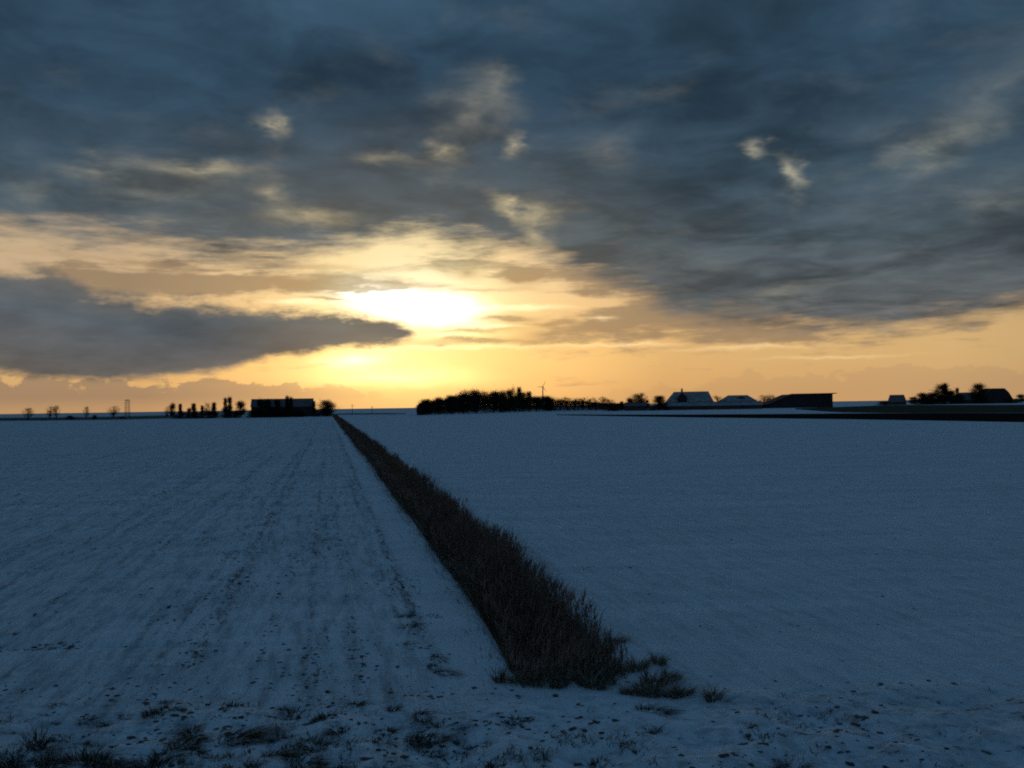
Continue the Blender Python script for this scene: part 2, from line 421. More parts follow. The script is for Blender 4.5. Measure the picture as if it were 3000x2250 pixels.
def snow_material():
    m, q, b = material('snow_over_soil')
    pos = q.n('ShaderNodeNewGeometry').outputs['Position']
    x, y, z = q.sep(pos)
    U = q.add(q.mul(x, float(DU[0])), q.mul(y, float(DU[1])))
    V = q.add(q.mul(x, float(DV[0])), q.mul(y, float(DV[1])))
    row = q.xyz(q.mul(U, 0.28), V)
    # tillage rows: clods and stubble that stick out of the thin snow
    spk = q.noise(row, 7.5, 5.0, 0.62)
    spk2 = q.noise(q.xyz(q.mul(x, 0.5), y), 11.0, 4.0, 0.6)
    patch = q.noise(q.xyz(q.mul(U, 0.35), V), 0.42, 4.0, 0.6)
    leftf = q.ss(V, 1.0, 2.1, 1.0, 0.0)
    streak = q.ss(q.noise(q.xyz(q.mul(U, 0.035), V), 1.5, 4.0, 0.6), 0.44, 0.68)
    bare_strip = q.mul(q.ss(V, 1.45, 1.8), q.ss(V, 4.6, 3.9))       # smooth snow along the ditch
    thr = q.sub(0.70, q.add(q.mul(q.mul(leftf, q.ss(q.add(q.mul(patch, 0.6), q.mul(streak, 0.3)), 0.30, 0.65)), 0.105), q.mul(q.sub(patch, 0.5), 0.12)))
    s1 = q.ss(q.sub(spk, thr), -0.02, 0.07)
    s2 = q.ss(q.sub(spk2, q.sub(0.67, q.mul(q.sub(patch, 0.5), 0.14))), -0.02, 0.06)
    verge = q.ss(q.add(y, q.mul(q.noise(pos, 0.8, 3.0, 0.6), 1.6)), 12.6, 11.2)
    vsp = q.noise(q.xyz(q.mul(x, 0.75), y), 5.5, 6.0, 0.68)
    s1 = q.m('MAXIMUM', s1, q.mul(verge, q.ss(vsp, 0.60, 0.68)))
    tr = None
    for v0, wd_, am in ((1.42, 0.16, 0.9), (1.12, 0.10, 0.5), (-0.35, 0.13, 0.45), (0.25, 0.12, 0.35), (-1.95, 0.18, 0.8), (-2.45, 0.14, 0.6), (-4.3, 0.2, 0.5), (-6.6, 0.25, 0.5)):
        e_ = q.m('ABSOLUTE', q.add(q.sub(V, v0), q.mul(q.sub(patch, 0.5), 0.35)))
        t_ = q.ss(e_, wd_, 0.0, 0.0, am)
        tr = t_ if tr is None else q.m('MAXIMUM', tr, t_)
    tr = q.mul(tr, q.ss(q.noise(q.xyz(q.mul(U, 0.5), V), 1.1, 5.0, 0.7), 0.36, 0.62))
    tr = q.mul(tr, q.ss(U, 11.8, 13.5))
    s1 = q.m('MAXIMUM', s1, q.mul(tr, q.ss(spk, 0.40, 0.60, 0.0, 0.95)))
    soil = q.mul(q.m('MAXIMUM', s1, q.mul(s2, 0.8)), q.sub(1.0, q.mul(bare_strip, 0.85)))
    # soil through thin snow, with relief shading painted into the colour of this film
    film_shade = q.mul(q.ss(q.noise(q.xyz(q.mul(U, 0.16), V), 4.6, 6.0, 0.72), 0.42, 0.66), q.add(q.mul(leftf, 0.26), 0.27))
    blow = q.ss(q.noise(q.xyz(q.mul(x, 0.22), y), 0.55, 6.0, 0.68), 0.35, 0.68, 0.0, 0.24)
    film_shade = q.add(film_shade, q.mul(q.mul(streak, q.ss(spk, 0.35, 0.65, 0.25, 1.0)), q.add(q.mul(leftf, 0.30), 0.08)))
    film_shade = q.mul(film_shade, q.sub(1.0, q.mul(bare_strip, 0.75)))
    film_shade = q.add(film_shade, q.mul(verge, q.ss(vsp, 0.42, 0.66, 0.0, 0.55)))
    c0 = q.mix(q.add(film_shade, blow), (0.71, 0.87, 0.98), (0.30, 0.37, 0.425))
    c1 = q.mix(soil, c0, (0.055, 0.048, 0.045))
    q.put(b.inputs['Base Color'], c1)
    b.inputs['Specular IOR Level'].default_value = 0.0
    b.inputs['Roughness'].default_value = 1.0
    h = q.add(q.mul(q.noise(row, 5.0, 6.0, 0.65), 0.09), q.mul(q.noise(pos, 26.0, 4.0, 0.6), 0.018))
    bp = q.n('ShaderNodeBump'); bp.inputs['Strength'].default_value = 0.8; bp.inputs['Distance'].default_value = 0.9
    q.put(bp.inputs['Height'], h)
    q.t.links.new(bp.outputs[0], b.inputs['Normal'])
    return m

def patchy(name, dark, light, thr, scale=0.5):
    """bare ground with remnants of snow, drawn out along the rows"""
    m, q, b = material(name)
    pos = q.n('ShaderNodeNewGeometry').outputs['Position']
    x, y, z = q.sep(pos)
    n = q.noise(q.xyz(q.mul(x, 0.25), y), scale, 6.0, 0.65)
    n2 = q.noise(pos, scale * 9, 3.0, 0.6)
    f = q.ss(q.add(n, q.mul(q.sub(n2, 0.5), 0.3)), thr - 0.08, thr + 0.1)
    q.put(b.inputs['Base Color'], q.mix(f, dark, light))
    b.inputs['Specular IOR Level'].default_value = 0.0
    return m

M = dict(
    snow=snow_material(),
    roof_snow=plain('roof_snow', (0.29, 0.32, 0.35), 0.4, 0.35),
    roof_thin=plain('roof_thin_snow', (0.13, 0.14, 0.155), 0.45, 0.4),
    roof_dark=plain('roof_dark', (0.05, 0.045, 0.045), 0.3, 1.2),
    wall=plain('wall_dark_brick', (0.09, 0.065, 0.055), 0.25, 1.5),
    wall_timber=plain('wall_dark_boards', (0.045, 0.045, 0.05), 0.25, 1.5),
    wood=plain('dark_timber', (0.06, 0.05, 0.04), 0.3, 3),
    glass=plain('window_glass', (0.02, 0.025, 0.03), 0.1, 2, 0.15, 0.5),
    bark=plain('bark', (0.045, 0.036, 0.03), 0.3, 4),
    twig=plain('twigs', (0.040, 0.028, 0.022), 0.3, 2),
    ever=plain('evergreen', (0.025, 0.032, 0.022), 0.3, 2),
    reed=plain('dry_reed', (0.145, 0.098, 0.066), 0.5, 1.6),
    plume=plain('reed_plume', (0.23, 0.160, 0.135), 0.6, 1.3),
    straw=plain('dry_grass', (0.22, 0.175, 0.105), 0.5, 6),
    strawdark=plain('dark_grass', (0.085, 0.072, 0.046), 0.5, 6),
    frost=plain('snow_caked_grass', (0.36, 0.40, 0.42), 0.4, 6),
    soil=plain('wet_soil', (0.045, 0.038, 0.035), 0.35, 8),
    clod=plain('snow_dusted_soil', (0.10, 0.10, 0.105), 0.75, 5.0),
    steel=plain('painted_steel', (0.30, 0.30, 0.31), 0.05, 1, 0.5, 0.4),
    mast=plain('weathered_steel', (0.16, 0.13, 0.11), 0.2, 1, 0.6, 0.3),
    carpaint=plain('black_car_paint', (0.012, 0.013, 0.016), 0.05, 1, 0.35, 0.5),
    rubber=plain('tyre_rubber', (0.015, 0.015, 0.015), 0.1, 4),
    plough=patchy('bare_plough_land', (0.020, 0.018, 0.017), (0.10, 0.10, 0.11), 0.70),
    stubble=patchy('winter_stubble', (0.075, 0.072, 0.052), (0.30, 0.31, 0.33), 0.66, 0.12),
    farstrip=patchy('far_dark_strip', (0.10, 0.10, 0.10), (0.40, 0.41, 0.44), 0.60, 0.06),
)

# ================================================================== the ground
def axis(fine_lo, fine_hi, step, lo, hi, grow):
    a = list(np.arange(fine_lo, fine_hi, step)); s = step
    while a[-1] < hi: s *= grow; a.append(a[-1] + s)
    b = []; s = step; p = fine_lo
    while p > lo: s *= grow; p -= s; b.append(p)
    return np.array(b[::-1] + a)

ua = axis(6.0, 26.0, 0.085, -12000, 16000, 1.035)
va = axis(-9.0, 12.0, 0.095, -14000, 14000, 1.045)
UU, VV = np.meshgrid(ua, va, indexing='ij')
XX, YY = uv2xy(UU, VV)

DITCH0, DITCH1 = 11.2, 446.0
def ditch_mid(u): return np.interp(u, [11, 14, 18, 24, 34, 60, 446], [2.98, 3.06, 3.16, 3.23, 3.29, 3.30, 3.12]) + 0.05*np.sin(u*0.13) + 0.03*np.sin(u*0.5)
def height(x, y):
    u, v = xy2uv(x, y)
    dist = np.hypot(x, y)
    near = 1 - sstep(dist, 25, 60)
    h = 0.05*(fbm(x*0.35, y*0.35) - 0.5) * (1 - sstep(dist, 60, 150))
    # tillage relief along the rows, left of the ditch
    leftf = 1 - sstep(v, 0.8, 2.0)
    h = h + near*leftf*0.035*(fbm(v*3.1, u*0.35, 3) - 0.5) + near*0.045*(fbm(x*2.2, y*2.6, 4) - 0.5)
    # rough verge at the foot of the dike
    verge = 1 - sstep(y + 0.9*(fbm(x*0.5, y*0.1) - 0.5), 10.2, 11.6)
    h = h + verge*(0.02 + 0.26*(fbm(x*1.5, y*1.9, 4) - 0.45))
    # ditch
    dm = np.abs(v - ditch_mid(u))
    along = sstep(u, DITCH0 + 0.1, DITCH0 + 1.1) * (1 - sstep(u, DITCH1 - 8, DITCH1))
    h = h - 0.75*(1 - sstep(dm, 0.25, 0.66))*along
    # low furrow across the headland
    fur = np.exp(-((y - 13.75 + 0.06*np.sin(x*1.3))/0.10)**2) * (1 - sstep(x, -4.2, -2.9))
    h = h - 0.06*fur*fbm(x*0.9, y*0.2, 3)
    # the dike that carries the viewer
    h = h + 2.0*(1 - sstep(y, 0.8, 8.2))
    return h
ZZ = height(XX, YY)
nu, nv = UU.shape
idx = np.arange(nu*nv).reshape(nu, nv)
faces = np.stack([idx[:-1,:-1], idx[1:,:-1], idx[1:,1:], idx[:-1,1:]], -1).reshape(-1, 4)[:, ::-1]
ground_o = obj('snow_field', make_mesh('snow_field', np.stack([XX, YY, ZZ], -1), faces, M['snow'], smooth=True))
tag(ground_o, kind='structure')

def sheet(name, near, far, z, mat, n=14):
    """strip of land between two lines given as photograph points"""
    def resample(pts):
        P_ = [ground(*p) for p in pts]; xs = np.linspace(0, len(P_) - 1, n)
        return [P_[min(int(t), len(P_)-2)].lerp(P_[min(int(t), len(P_)-2)+1], t - min(int(t), len(P_)-2)) for t in xs]
    a = resample(near); b = resample(far); mb = MB()
    for i in range(n - 1):
        mb.quad(*[(p.x, p.y, z) for p in (a[i], a[i+1], b[i+1], b[i])])
    return tag(mb.build(name, mat), kind='structure')

sheet('plough_land', [(1630,1216),(1800,1219.5),(2000,1222.5),(2250,1225.5),(2500,1228.5),(2750,1232.5),(3000,1237),(3300,1243)],
      [(1630,1214.5),(1800,1215),(2000,1215),(2250,1213.5),(2500,1211.5),(2750,1210.5),(3000,1210.5),(3300,1209)], 0.05, M['plough'], 24)
sheet('stubble_field', [(2330,1199),(2450,1208),(2600,1210),(2800,1209.6),(3000,1209.3),(3300,1208)], [(2330,1196.5),(2450,1193),(2600,1187),(2800,1186.5),(3000,1186),(3300,1183)], 0.06, M['stubble'])
sheet('far_field', [(-300,1239),(0,1233),(200,1231.5),(350,1229.5),(520,1225)], [(-300,1229),(0,1224),(200,1222.5),(350,1220),(520,1216)], 0.05, M['farstrip'])
sheet('meadow_strip', [(985,1215),(1060,1214.5),(1120,1214),(1190,1213)], [(985,1212),(1060,1211),(1120,1210.5),(1190,1211)], 0.05, M['farstrip'])
sheet('distant_land', [(-400,1219.5),(0,1213.9),(1000,1199.5),(2000,1184.0),(3000,1169.5),(3400,1163.5)], [(-400,1219.1),(0,1213.3),(1000,1198.3),(2000,1183.0),(3000,1168.2),(3400,1162.5)], 0.3, M['farstrip'], 30)

# ditch bed under the reeds
us = np.concatenate([np.arange(DITCH0 + 0.5, 40, 0.5), np.arange(40, DITCH1 - 6, 4.0)])
mb = MB(); prev = None
for u in us:
    c0 = ditch_mid(u); a = uv2xy(u, c0 - 0.46); b = uv2xy(u, c0 + 0.46)
    za = float(height(np.array(a[0]), np.array(a[1]))); zb = float(height(np.array(b[0]), np.array(b[1])))
    m_ = uv2xy(u, c0); row = ((a[0], a[1], za + 0.04), (m_[0], m_[1], -0.66), (b[0], b[1], zb + 0.04))
    if prev:
        mb.quad(prev[0], prev[1], row[1], row[0]); mb.quad(prev[1], prev[2], row[2], row[1])
    prev = row
tag(mb.build('ditch_bed', M['soil']), kind='structure')

# ================================================================== reeds in the ditch
def ribbons(base, lean, length, width, segs, droop, bias=None):
    """many bent blades at once: base (n,3), lean (n,2) horizontal direction*amount, droop = how much they bow over"""
    n = len(base)
    t = np.linspace(0, 1, segs + 1)[None, :]
    L = length[:, None]
    out = t*0.35 + droop[:, None]*t**2.2
    ln = np.linalg.norm(lean, axis=1)[:, None] + 1e-6
    hx = out*L*np.tanh(ln)*(lean[:, :1]/ln); hy = out*L*np.tanh(ln)*(lean[:, 1:2]/ln)
    drop = np.clip(droop[:, None]*ln, 0, 2)
    hz = L*(t - 0.42*drop*t**2.6)
    cx = base[:, 0:1] + hx; cy = base[:, 1:2] + hy; cz = base[:, 2:3] + hz
    ang = rng.random(n)*np.pi
    w = width[:, None]*(1 - t**1.6*0.92)
    ox = np.cos(ang)[:, None]*w; oy = np.sin(ang)[:, None]*w
    A = np.stack([cx-ox, cy-oy, cz], -1); B = np.stack([cx+ox, cy+oy, cz], -1)
    V_ = np.stack([A, B], 2).reshape(n, -1, 3)
    k = 2*(segs+1)
    q = np.array([[2*i, 2*i+1, 2*i+3, 2*i+2] for i in range(segs)])
    F = (np.arange(n)[:, None, None]*k + q[None]).reshape(-1, 4)
    return V_.reshape(-1, 3), F

def join(parts):
    vs, fs, ms, o = [], [], [], 0
    for v, f, m in parts:
        vs.append(v); fs.append(f + o); ms.append(np.full(len(f), m)); o += len(v)
    return np.concatenate(vs), np.concatenate(fs), np.concatenate(ms)

def reed_u(n):
    """more stems per metre near the viewer"""
    out = []
    while len(out) < n:
        u = DITCH0 + (DITCH1 - DITCH0)*rng.random(n)
        keep = rng.random(n) < np.minimum(1, (16.0/u)**1.0)
        out.extend(u[keep])
    return np.array(out[:n])

def reeds(n, hmean, spread, lean_amt, wid, kind):
    u = reed_u(n)
    taper = sstep(u, DITCH0 - 0.2, DITCH0 + 5.5)
    half = (0.44 + 0.34*(fbm(u*0.45, u*0 + 3.3, 4) - 0.5)) * (1.32 - 0.32*taper)
    v = ditch_mid(u) + 0.06 + np.clip(rng.normal(0, spread, n), -1.25, 1.25)*half
    v = v + 0.30*(fbm(u*0.75 + 3, u*0 + 9.1, 4) - 0.5)*np.minimum(1, 30/u)
    x, y = uv2xy(u, v)
    zb = height(x, y) - 0.03
    lump = fbm(u*0.42, v*1.1 + 40, 3)
    top = (hmean + 1.35*(lump - 0.5)) * (0.62 + 0.38*taper) * (0.82 + 0.3*rng.random(n)) * (1 - 0.25*np.clip(np.abs(v - ditch_mid(u) - 0.15)/0.8, 0, 1)**2)
    length = np.maximum(top - zb, 0.25)
    width = np.maximum(wid, u*0.00035)*(0.7 + 0.6*rng.random(n))
    lean = np.stack([0.10 + rng.normal(0, 0.30, n), rng.normal(0, 0.30, n)], 1)*lean_amt
    return np.stack([x, y, zb], -1), lean, length, width

parts = []
b_, l_, h_, w_ = reeds(17000, 0.84, 0.72, 0.7, 0.0045, 's')
v_, f_ = ribbons(b_, l_, h_, w_, 4, np.full(len(b_), 0.25)); parts.append((v_, f_, 0))
# plumes: short bushy ribbons near the stem tops
vv_ = v_.reshape(len(b_), -1, 3)
tips = np.where((rng.random(len(b_)) < 0.6)[:, None], vv_[:, -4, :], vv_[:, -6, :] + (vv_[:, -4, :] - vv_[:, -6, :])*rng.random(len(b_))[:, None])
for k in range(2):
    sel = rng.random(len(b_)) < 0.8
    p_ = tips[sel]; nn = len(p_)
    dist_ = np.hypot(p_[:, 0], p_[:, 1])
    pv, pf = ribbons(p_, rng.normal(0.15, 0.6, (nn, 2)), 0.13 + 0.12*rng.random(nn), np.maximum(0.011, dist_*0.0006), 2, np.full(nn, 0.5))
    parts.append((pv, pf, 1))
# long leaves
b_, l_, h_, w_ = reeds(26000, 0.64, 0.85, 1.5, 0.0065, 'l')
v_, f_ = ribbons(b_, l_, h_*(0.6 + 0.5*rng.random(len(b_))), w_, 4, np.full(len(b_), 0.75)); parts.append((v_, f_, 0))
# thin frayed fringe spilling on to the snow on both sides
n = 4500; u = reed_u(n); sd_ = np.where(rng.random(n) < 0.6, -1, 1)
v = ditch_mid(u) + sd_*(0.47*(1.3 - 0.3*sstep(u, 11, 17)) + np.abs(rng.normal(0, 0.17, n))*(1 + 0.6*fbm(u*0.8, sd_*3.0 + 8)))
x, y = uv2xy(u, v); fr_len = 0.07 + 0.20*rng.random(n)
v_, f_ = ribbons(np.stack([x, y, height(x, y) - 0.02], -1), np.stack([sd_*0.5 + rng.normal(0, 0.5, n), rng.normal(0, 0.5, n)], 1), fr_len, np.maximum(0.004, u*0.00035), 3, np.full(n, 0.9)); parts.append((v_, f_, 2))
# frayed grass on both banks
b_, l_, h_, w_ = reeds(9000, 0.36, 1.05, 1.8, 0.005, 'g')
v_, f_ = ribbons(b_, l_, h_*0.9, w_, 3, np.full(len(b_), 0.9)); parts.append((v_, f_, 2))
# pale, bent and snow-caked stalks caught among the rest
b_, l_, h_, w_ = reeds(3600, 0.80, 0.85, 2.2, 0.0055, 'f')
v_, f_ = ribbons(b_, l_, h_*(0.8 + 0.25*rng.random(len(b_))), w_, 4, 0.5 + 0.7*rng.random(len(b_))); parts.append((v_, f_, 3))
V_, F_, I_ = join(parts)
rd = obj('reed_bed', make_mesh('reed_bed', V_, F_, [M['reed'], M['plume'], M['straw'], M['frost']], mat_idx=I_))
tag(rd, 'long dark band of dry reeds filling the ditch between the two snowy fields', 'reeds', kind='stuff')

# ================================================================== bare winter trees
def tree_meshes(kind, seed):
    """trunk and crown of a 10 m tree; returns meshes and the crown's full width"""
    r_ = np.random.default_rng(seed); H = 10.0
    prof = {  # crown base, radius profile up the crown, limbs, twigs, scatter, twig length
        'round':  (2.2, [1.6, 2.9, 3.4, 3.2, 2.3, 0.9], 46, 5200, 0.46, 0.75),
        'broad':  (1.6, [2.2, 3.6, 4.2, 3.9, 3.0, 1.4], 56, 6200, 0.50, 0.80),
        'narrow': (0.8, [0.9, 1.15, 1.05, 0.75, 0.42, 0.10], 34, 2600, 0.25, 0.75),
        'cone':   (0.5, [2.0, 1.9, 1.5, 1.05, 0.6, 0.12], 44, 4200, 0.28, 0.55),
        'bare':   (3.0, [0.9, 2.2, 3.0, 3.2, 2.6, 1.3], 34, 1500, 0.42, 0.85),
        'shrub':  (0.0, [4.6, 5.6, 5.6, 4.9, 3.6, 1.6], 60, 6000, 0.60, 1.10),
        'block':  (2.6, [2.9, 3.2, 3.2, 3.2, 3.1, 2.5], 46, 5200, 0.36, 0.60),
    }[kind]
    hb, rad, L, N, sg, tl = prof
    if kind != 'bare': N = int(N*1.3); L = int(L*1.6); sg *= 1.3; tl *= 1.25
    mb = MB()
    ends = []
    stems = 5 if kind == 'shrub' else 1
    for s in range(stems):
        a = r_.random()*6.28; k = 0 if stems == 1 else 1.8
        p = [(0.25*k*math.cos(a), 0.25*k*math.sin(a), -0.3)]
        top = H*(0.90 if stems == 1 else 0.7)
        for i in range(1, 7):
            t = i/6
            p.append((k*t*math.cos(a) + r_.normal(0, 0.07*H*0.12), k*t*math.sin(a) + r_.normal(0, 0.07*H*0.12), top*t))
        mb.tube(p, [0.24*(1 - 0.86*i/6)/math.sqrt(stems) + 0.02 for i in range(7)], 6)
        ends.append(p)
    limbs = []
    for i in range(L):
        t = r_.random()**0.8
        h = hb + (H - hb)*t
        rr = np.interp(t, np.linspace(0, 1, len(rad)), rad)*(0.72 + 0.36*r_.random())*math.sqrt(0.12 + 0.88*r_.random())
        a = r_.random()*6.283
        e = Vector((rr*math.cos(a), rr*math.sin(a), h*(0.97 + 0.05*r_.random())))
        stem = ends[i % stems]
        hs = max(0.15*H if stems == 1 else 0.2, h - 0.35*H*(0.2 + 0.25*rr) - 0.5)
        j = min(5, int(hs/stem[-1][2]*6)); j = max(0, j)
        f = min(1, max(0, (hs - stem[j][2])/(stem[j+1][2] - stem[j][2])))
        s0 = Vector(stem[j]).lerp(Vector(stem[j+1]), f)
        mid = s0.lerp(e, 0.5) + Vector((0, 0, -0.08*(e - s0).length)) + Vector(r_.normal(0, 0.12, 3))
        mb.tube([s0, mid, e], [0.075, 0.045, 0.016], 4)
        limbs.append((s0, mid, e))
    trunk = make_mesh('trunk', mb.v, mb.f, M['bark'], True)
    S0 = np.array([l[0] for l in limbs]); S1 = np.array([l[1] for l in limbs]); S2 = np.array([l[2] for l in limbs])
    k = r_.integers(0, L, N); s = (0.30 + 0.70*np.sqrt(r_.random(N)))[:, None]
    base = np.where(s < 0.5, S0[k]*(1-2*s) + S1[k]*2*s, S1[k]*(2-2*s) + S2[k]*(2*s-1)) + r_.normal(0, sg, (N, 3))*(0.35 + 0.8*s)
    base[:, 2] = np.clip(base[:, 2], 0.05, None)
    up = {'narrow': 1.6, 'cone': 0.1}.get(kind, 0.65)
    d = r_.normal(0, 0.62, (N, 3)); d[:, 2] += up
    rad_dir = base*np.array([1, 1, 0]); rad_dir /= (np.linalg.norm(rad_dir, axis=1)[:, None] + 1e-3)
    d = d + rad_dir*0.55; d /= np.linalg.norm(d, axis=1)[:, None]
    ln = tl*(0.45 + 0.85*r_.random(N))[:, None]
    side = np.cross(d, r_.normal(0, 1, (N, 3))); side /= np.linalg.norm(side, axis=1)[:, None]
    wd = (0.019 + 0.016*r_.random(N))[:, None]
    # a twig with a fork: two thin triangles
    V1 = np.stack([base - side*wd, base + side*wd, base + d*ln], 1)
    d2 = d + side*0.55; d2 /= np.linalg.norm(d2, axis=1)[:, None]
    m = base + d*ln*0.4
    V2 = np.stack([m - d*wd, m + d*wd, m + d2*ln*0.6], 1)
    V = np.concatenate([V1, V2]).reshape(-1, 3)
    F = np.arange(len(V)).reshape(-1, 3)
    crown = make_mesh('crown', V, F, M['ever'] if kind == 'cone' else M['twig'])
    wdt = 2*np.percentile(np.abs(V[:, 0]), 97)
    return trunk, crown, wdt, V[:, 2].max()

PROTO = {k: [tree_meshes(k, 40*i + j) for j in range(3 if k in ('round', 'broad', 'bare', 'narrow', 'shrub') else 2)]
         for i, k in enumerate(('round', 'broad', 'narrow', 'cone', 'bare', 'shrub', 'block'))}
NAME = {'round': 'bare_tree', 'broad': 'bare_tree', 'narrow': 'poplar_tree', 'cone': 'conifer_tree', 'bare': 'bare_tree', 'shrub': 'shrub', 'block': 'trimmed_tree'}
CAT = {'narrow': 'tree', 'shrub': 'shrub'}
_tc = [0]
def tree(kind, px, top_py, wpx, Y, label, group=None):
    p = point(px, top_py, Y)
    pr = PROTO[kind][_tc[0] % len(PROTO[kind])]; _tc[0] += 1
    root = empty(NAME[kind], (p.x, Y, 0.0))
    W = wpx/FPX*Y
    sx = W/pr[2]*1.08; sz = p.z/pr[3]*1.05
    root.scale = (sx, sx, sz); root.rotation_euler = (0, 0, random.random()*6.28)
    tag(root, label, CAT.get(kind, 'tree'), group)
    obj('trunk', pr[0], root); obj('crown', pr[1], root)
    return root

ORD = ['first', 'second', 'third', 'fourth', 'fifth', 'sixth', 'seventh', 'eighth', 'ninth', 'tenth', 'eleventh', 'twelfth', 'thirteenth', 'fourteenth', 'fifteenth', 'sixteenth', 'seventeenth', 'eighteenth', 'nineteenth', 'twentieth']

# --- scattered trees on the far left horizon
gl = 'scattered trees on the far left horizon'
tree('bare', 82, 1192, 28, 520, 'small round bare tree, leftmost on the far horizon', gl)
tree('bare', 147, 1187, 20, 510, 'pale thin bare tree, left one of the close pair on the far left horizon', gl)
tree('bare', 165, 1185, 20, 505, 'bare tree, right one of the close pair on the far left horizon', gl)
tree('bare', 253, 1188, 16, 520, 'slim forked bare tree alone midway along the far left horizon', gl)
tree('bare', 333, 1187, 28, 540, 'faint round bare tree just left of the lattice mast', gl)
tree('shrub', 277, 1213, 12, 470, 'low dark shrub at the field edge left of the black car', gl)
tree('shrub', 205, 1216, 22, 470, 'flat dark shrub at the far field edge below the pair of bare trees', gl)

# --- row of poplars and shrubs left of the long barn
gp = 'tree row beside the long barn'
tree('bare', 489, 1188, 14, 440, 'faint thin bare tree at the left end of the row by the long barn', gp)
tree('round', 505, 1176, 17, 430, 'first dark upright tree at the left of the row by the long barn', gp)
tree('narrow', 528, 1181, 12, 428, 'very slim poplar, first slim one from the left of the row by the long barn', gp)
tree('cone', 554, 1194, 14, 425, 'short pointed evergreen left of the taller pointed evergreen in the barn row', gp)
tree('cone', 567, 1180, 18, 425, 'tall pointed evergreen near the left of the row by the long barn', gp)
tree('narrow', 592, 1186, 10, 425, 'short slim poplar left of the broad bare tree in the barn row', gp)
tree('bare', 612, 1177, 30, 430, 'broad see-through bare tree in the middle of the row by the long barn', gp)
tree('narrow', 627, 1177, 15, 425, 'dark slim poplar touching the right of the broad bare tree in the barn row', gp)
tree('narrow', 660, 1163, 12, 425, 'tall poplar, left one of the tallest pair in the row by the long barn', gp)
tree('narrow', 673, 1160, 15, 425, 'tall poplar, right one of the tallest pair in the row by the long barn', gp)
tree('round', 705, 1169, 27, 425, 'dense round-topped tree just left of the long barn', gp)
gs = 'low shrubs beneath the tree row'
for i, (x, t, w) in enumerate([(535, 1206, 44), (576, 1205, 42), (618, 1201, 56), (664, 1190, 34), (692, 1200, 30)]):
    tree('shrub', x, t, w, 420, 'low dark shrub, %s from the left beneath the tree row by the long barn' % ORD[i], gs)
# --- in front of and beside the barn
gb = 'trees around the long barn'
tree('round', 764, 1164, 24, 418, 'dark tree in front of the long barn, leftmost to rise above its roof', gb)
tree('round', 783, 1165, 26, 418, 'dark tree in front of the long barn, second to rise above its roof', gb)
tree('narrow', 812, 1168, 22, 418, 'low tree in front of the middle of the long barn roof', gb)
tree('narrow', 841, 1157, 13, 418, 'tall slim poplar in front of the right half of the long barn', gb)
tree('narrow', 852, 1161, 13, 418, 'slim poplar just right of the tall one in front of the long barn', gb)
for i, (x, w, t) in enumerate([(745, 40, 1196), (775, 50, 1188), (806, 46, 1189), (838, 50, 1190), (872, 42, 1194)]):
    tree('shrub', x, t, w, 416, 'dark shrub hiding the barn wall, %s from the left in front of the long barn' % ORD[i], 'shrubs in front of the long barn')
tree('narrow', 920, 1173, 11, 430, 'thin lone poplar between the long barn and the big round tree', gb)
tree('shrub', 927, 1197, 26, 425, 'small shrub at the foot of the thin lone poplar by the barn', gb)
tree('broad', 956, 1169, 46, 430, 'big dense round tree at the far end of the reed ditch', gb)
tree('shrub', 956, 1190, 40, 428, 'dense shrub under the big round tree at the far end of the ditch', gb)

# --- grove on the horizon right of the ditch
def grove_Y(px): return 412 + (px - 1230)*0.42
gg = 'trees of the dark grove'
grove = [('round', 1247, 1164, 46), ('round', 1285, 1158, 34), ('round', 1322, 1152, 40), ('broad', 1357, 1138, 62), ('round', 1393, 1134, 46), ('bare', 1420, 1139, 34), ('round', 1446, 1138, 44),
         ('round', 1470, 1138, 34), ('round', 1492, 1135, 36), ('bare', 1508, 1128, 30), ('narrow', 1521, 1131, 16), ('round', 1531, 1143, 38), ('cone', 1550, 1145, 22), ('round', 1572, 1156, 36),
         ('round', 1598, 1155, 40)]
for i, (k, x, t, w) in enumerate(grove):
    lab = 'dark bare tree in the grove, %s treetop from its left end' % ORD[i]
    if k == 'bare': lab = 'see-through bare tree in the grove, %s treetop from its left end' % ORD[i]
    if k == 'narrow': lab = 'slim spiky poplar making the highest tip of the dark grove'
    if k == 'cone': lab = 'pointed evergreen at the falling right side of the grove'
    tree(k, x, t, w, grove_Y(x), lab, gg)
# thicket that fills the grove and runs on as a low hedge
def thicket(name, pts, n, depth, label):
    """pts: (px, top_py, Y) along its front; a mass of upright twigs"""
    P_ = np.array(pts, float); t = rng.random(n)*(len(P_) - 1)
    i = np.minimum(t.astype(int), len(P_) - 2); f = (t - i)[:, None]
    q = P_[i]*(1 - f) + P_[i+1]*f
    Yd = q[:, 2] + rng.random(n)*depth
    hor = 1190 - (q[:, 0] - 1500)*0.0152
    x = (q[:, 0] - 1500)/FPX*Yd
    top = CAM_H + (hor - q[:, 1])/FPX*Yd
    top = top*(0.78 + 0.44*fbm(x*0.22, Yd*0.15))
    z = top*rng.random(n)**0.8*0.92
    base = np.stack([x, Yd, z], -1)
    d = rng.normal(0, 0.45, (n, 3)); d[:, 2] += 0.9; d /= np.linalg.norm(d, axis=1)[:, None]
    side = np.cross(d, rng.normal(0, 1, (n, 3))); side /= np.linalg.norm(side, axis=1)[:, None]
    ln = (0.6 + 0.9*rng.random(n))[:, None]; w = 0.10
    V = np.stack([base - side*w, base + side*w, base + d*ln], 1).reshape(-1, 3)
    o = obj(name, make_mesh(name, V, np.arange(len(V)).reshape(-1, 3), M['twig']))
    return tag(o, label, 'thicket', kind='stuff')
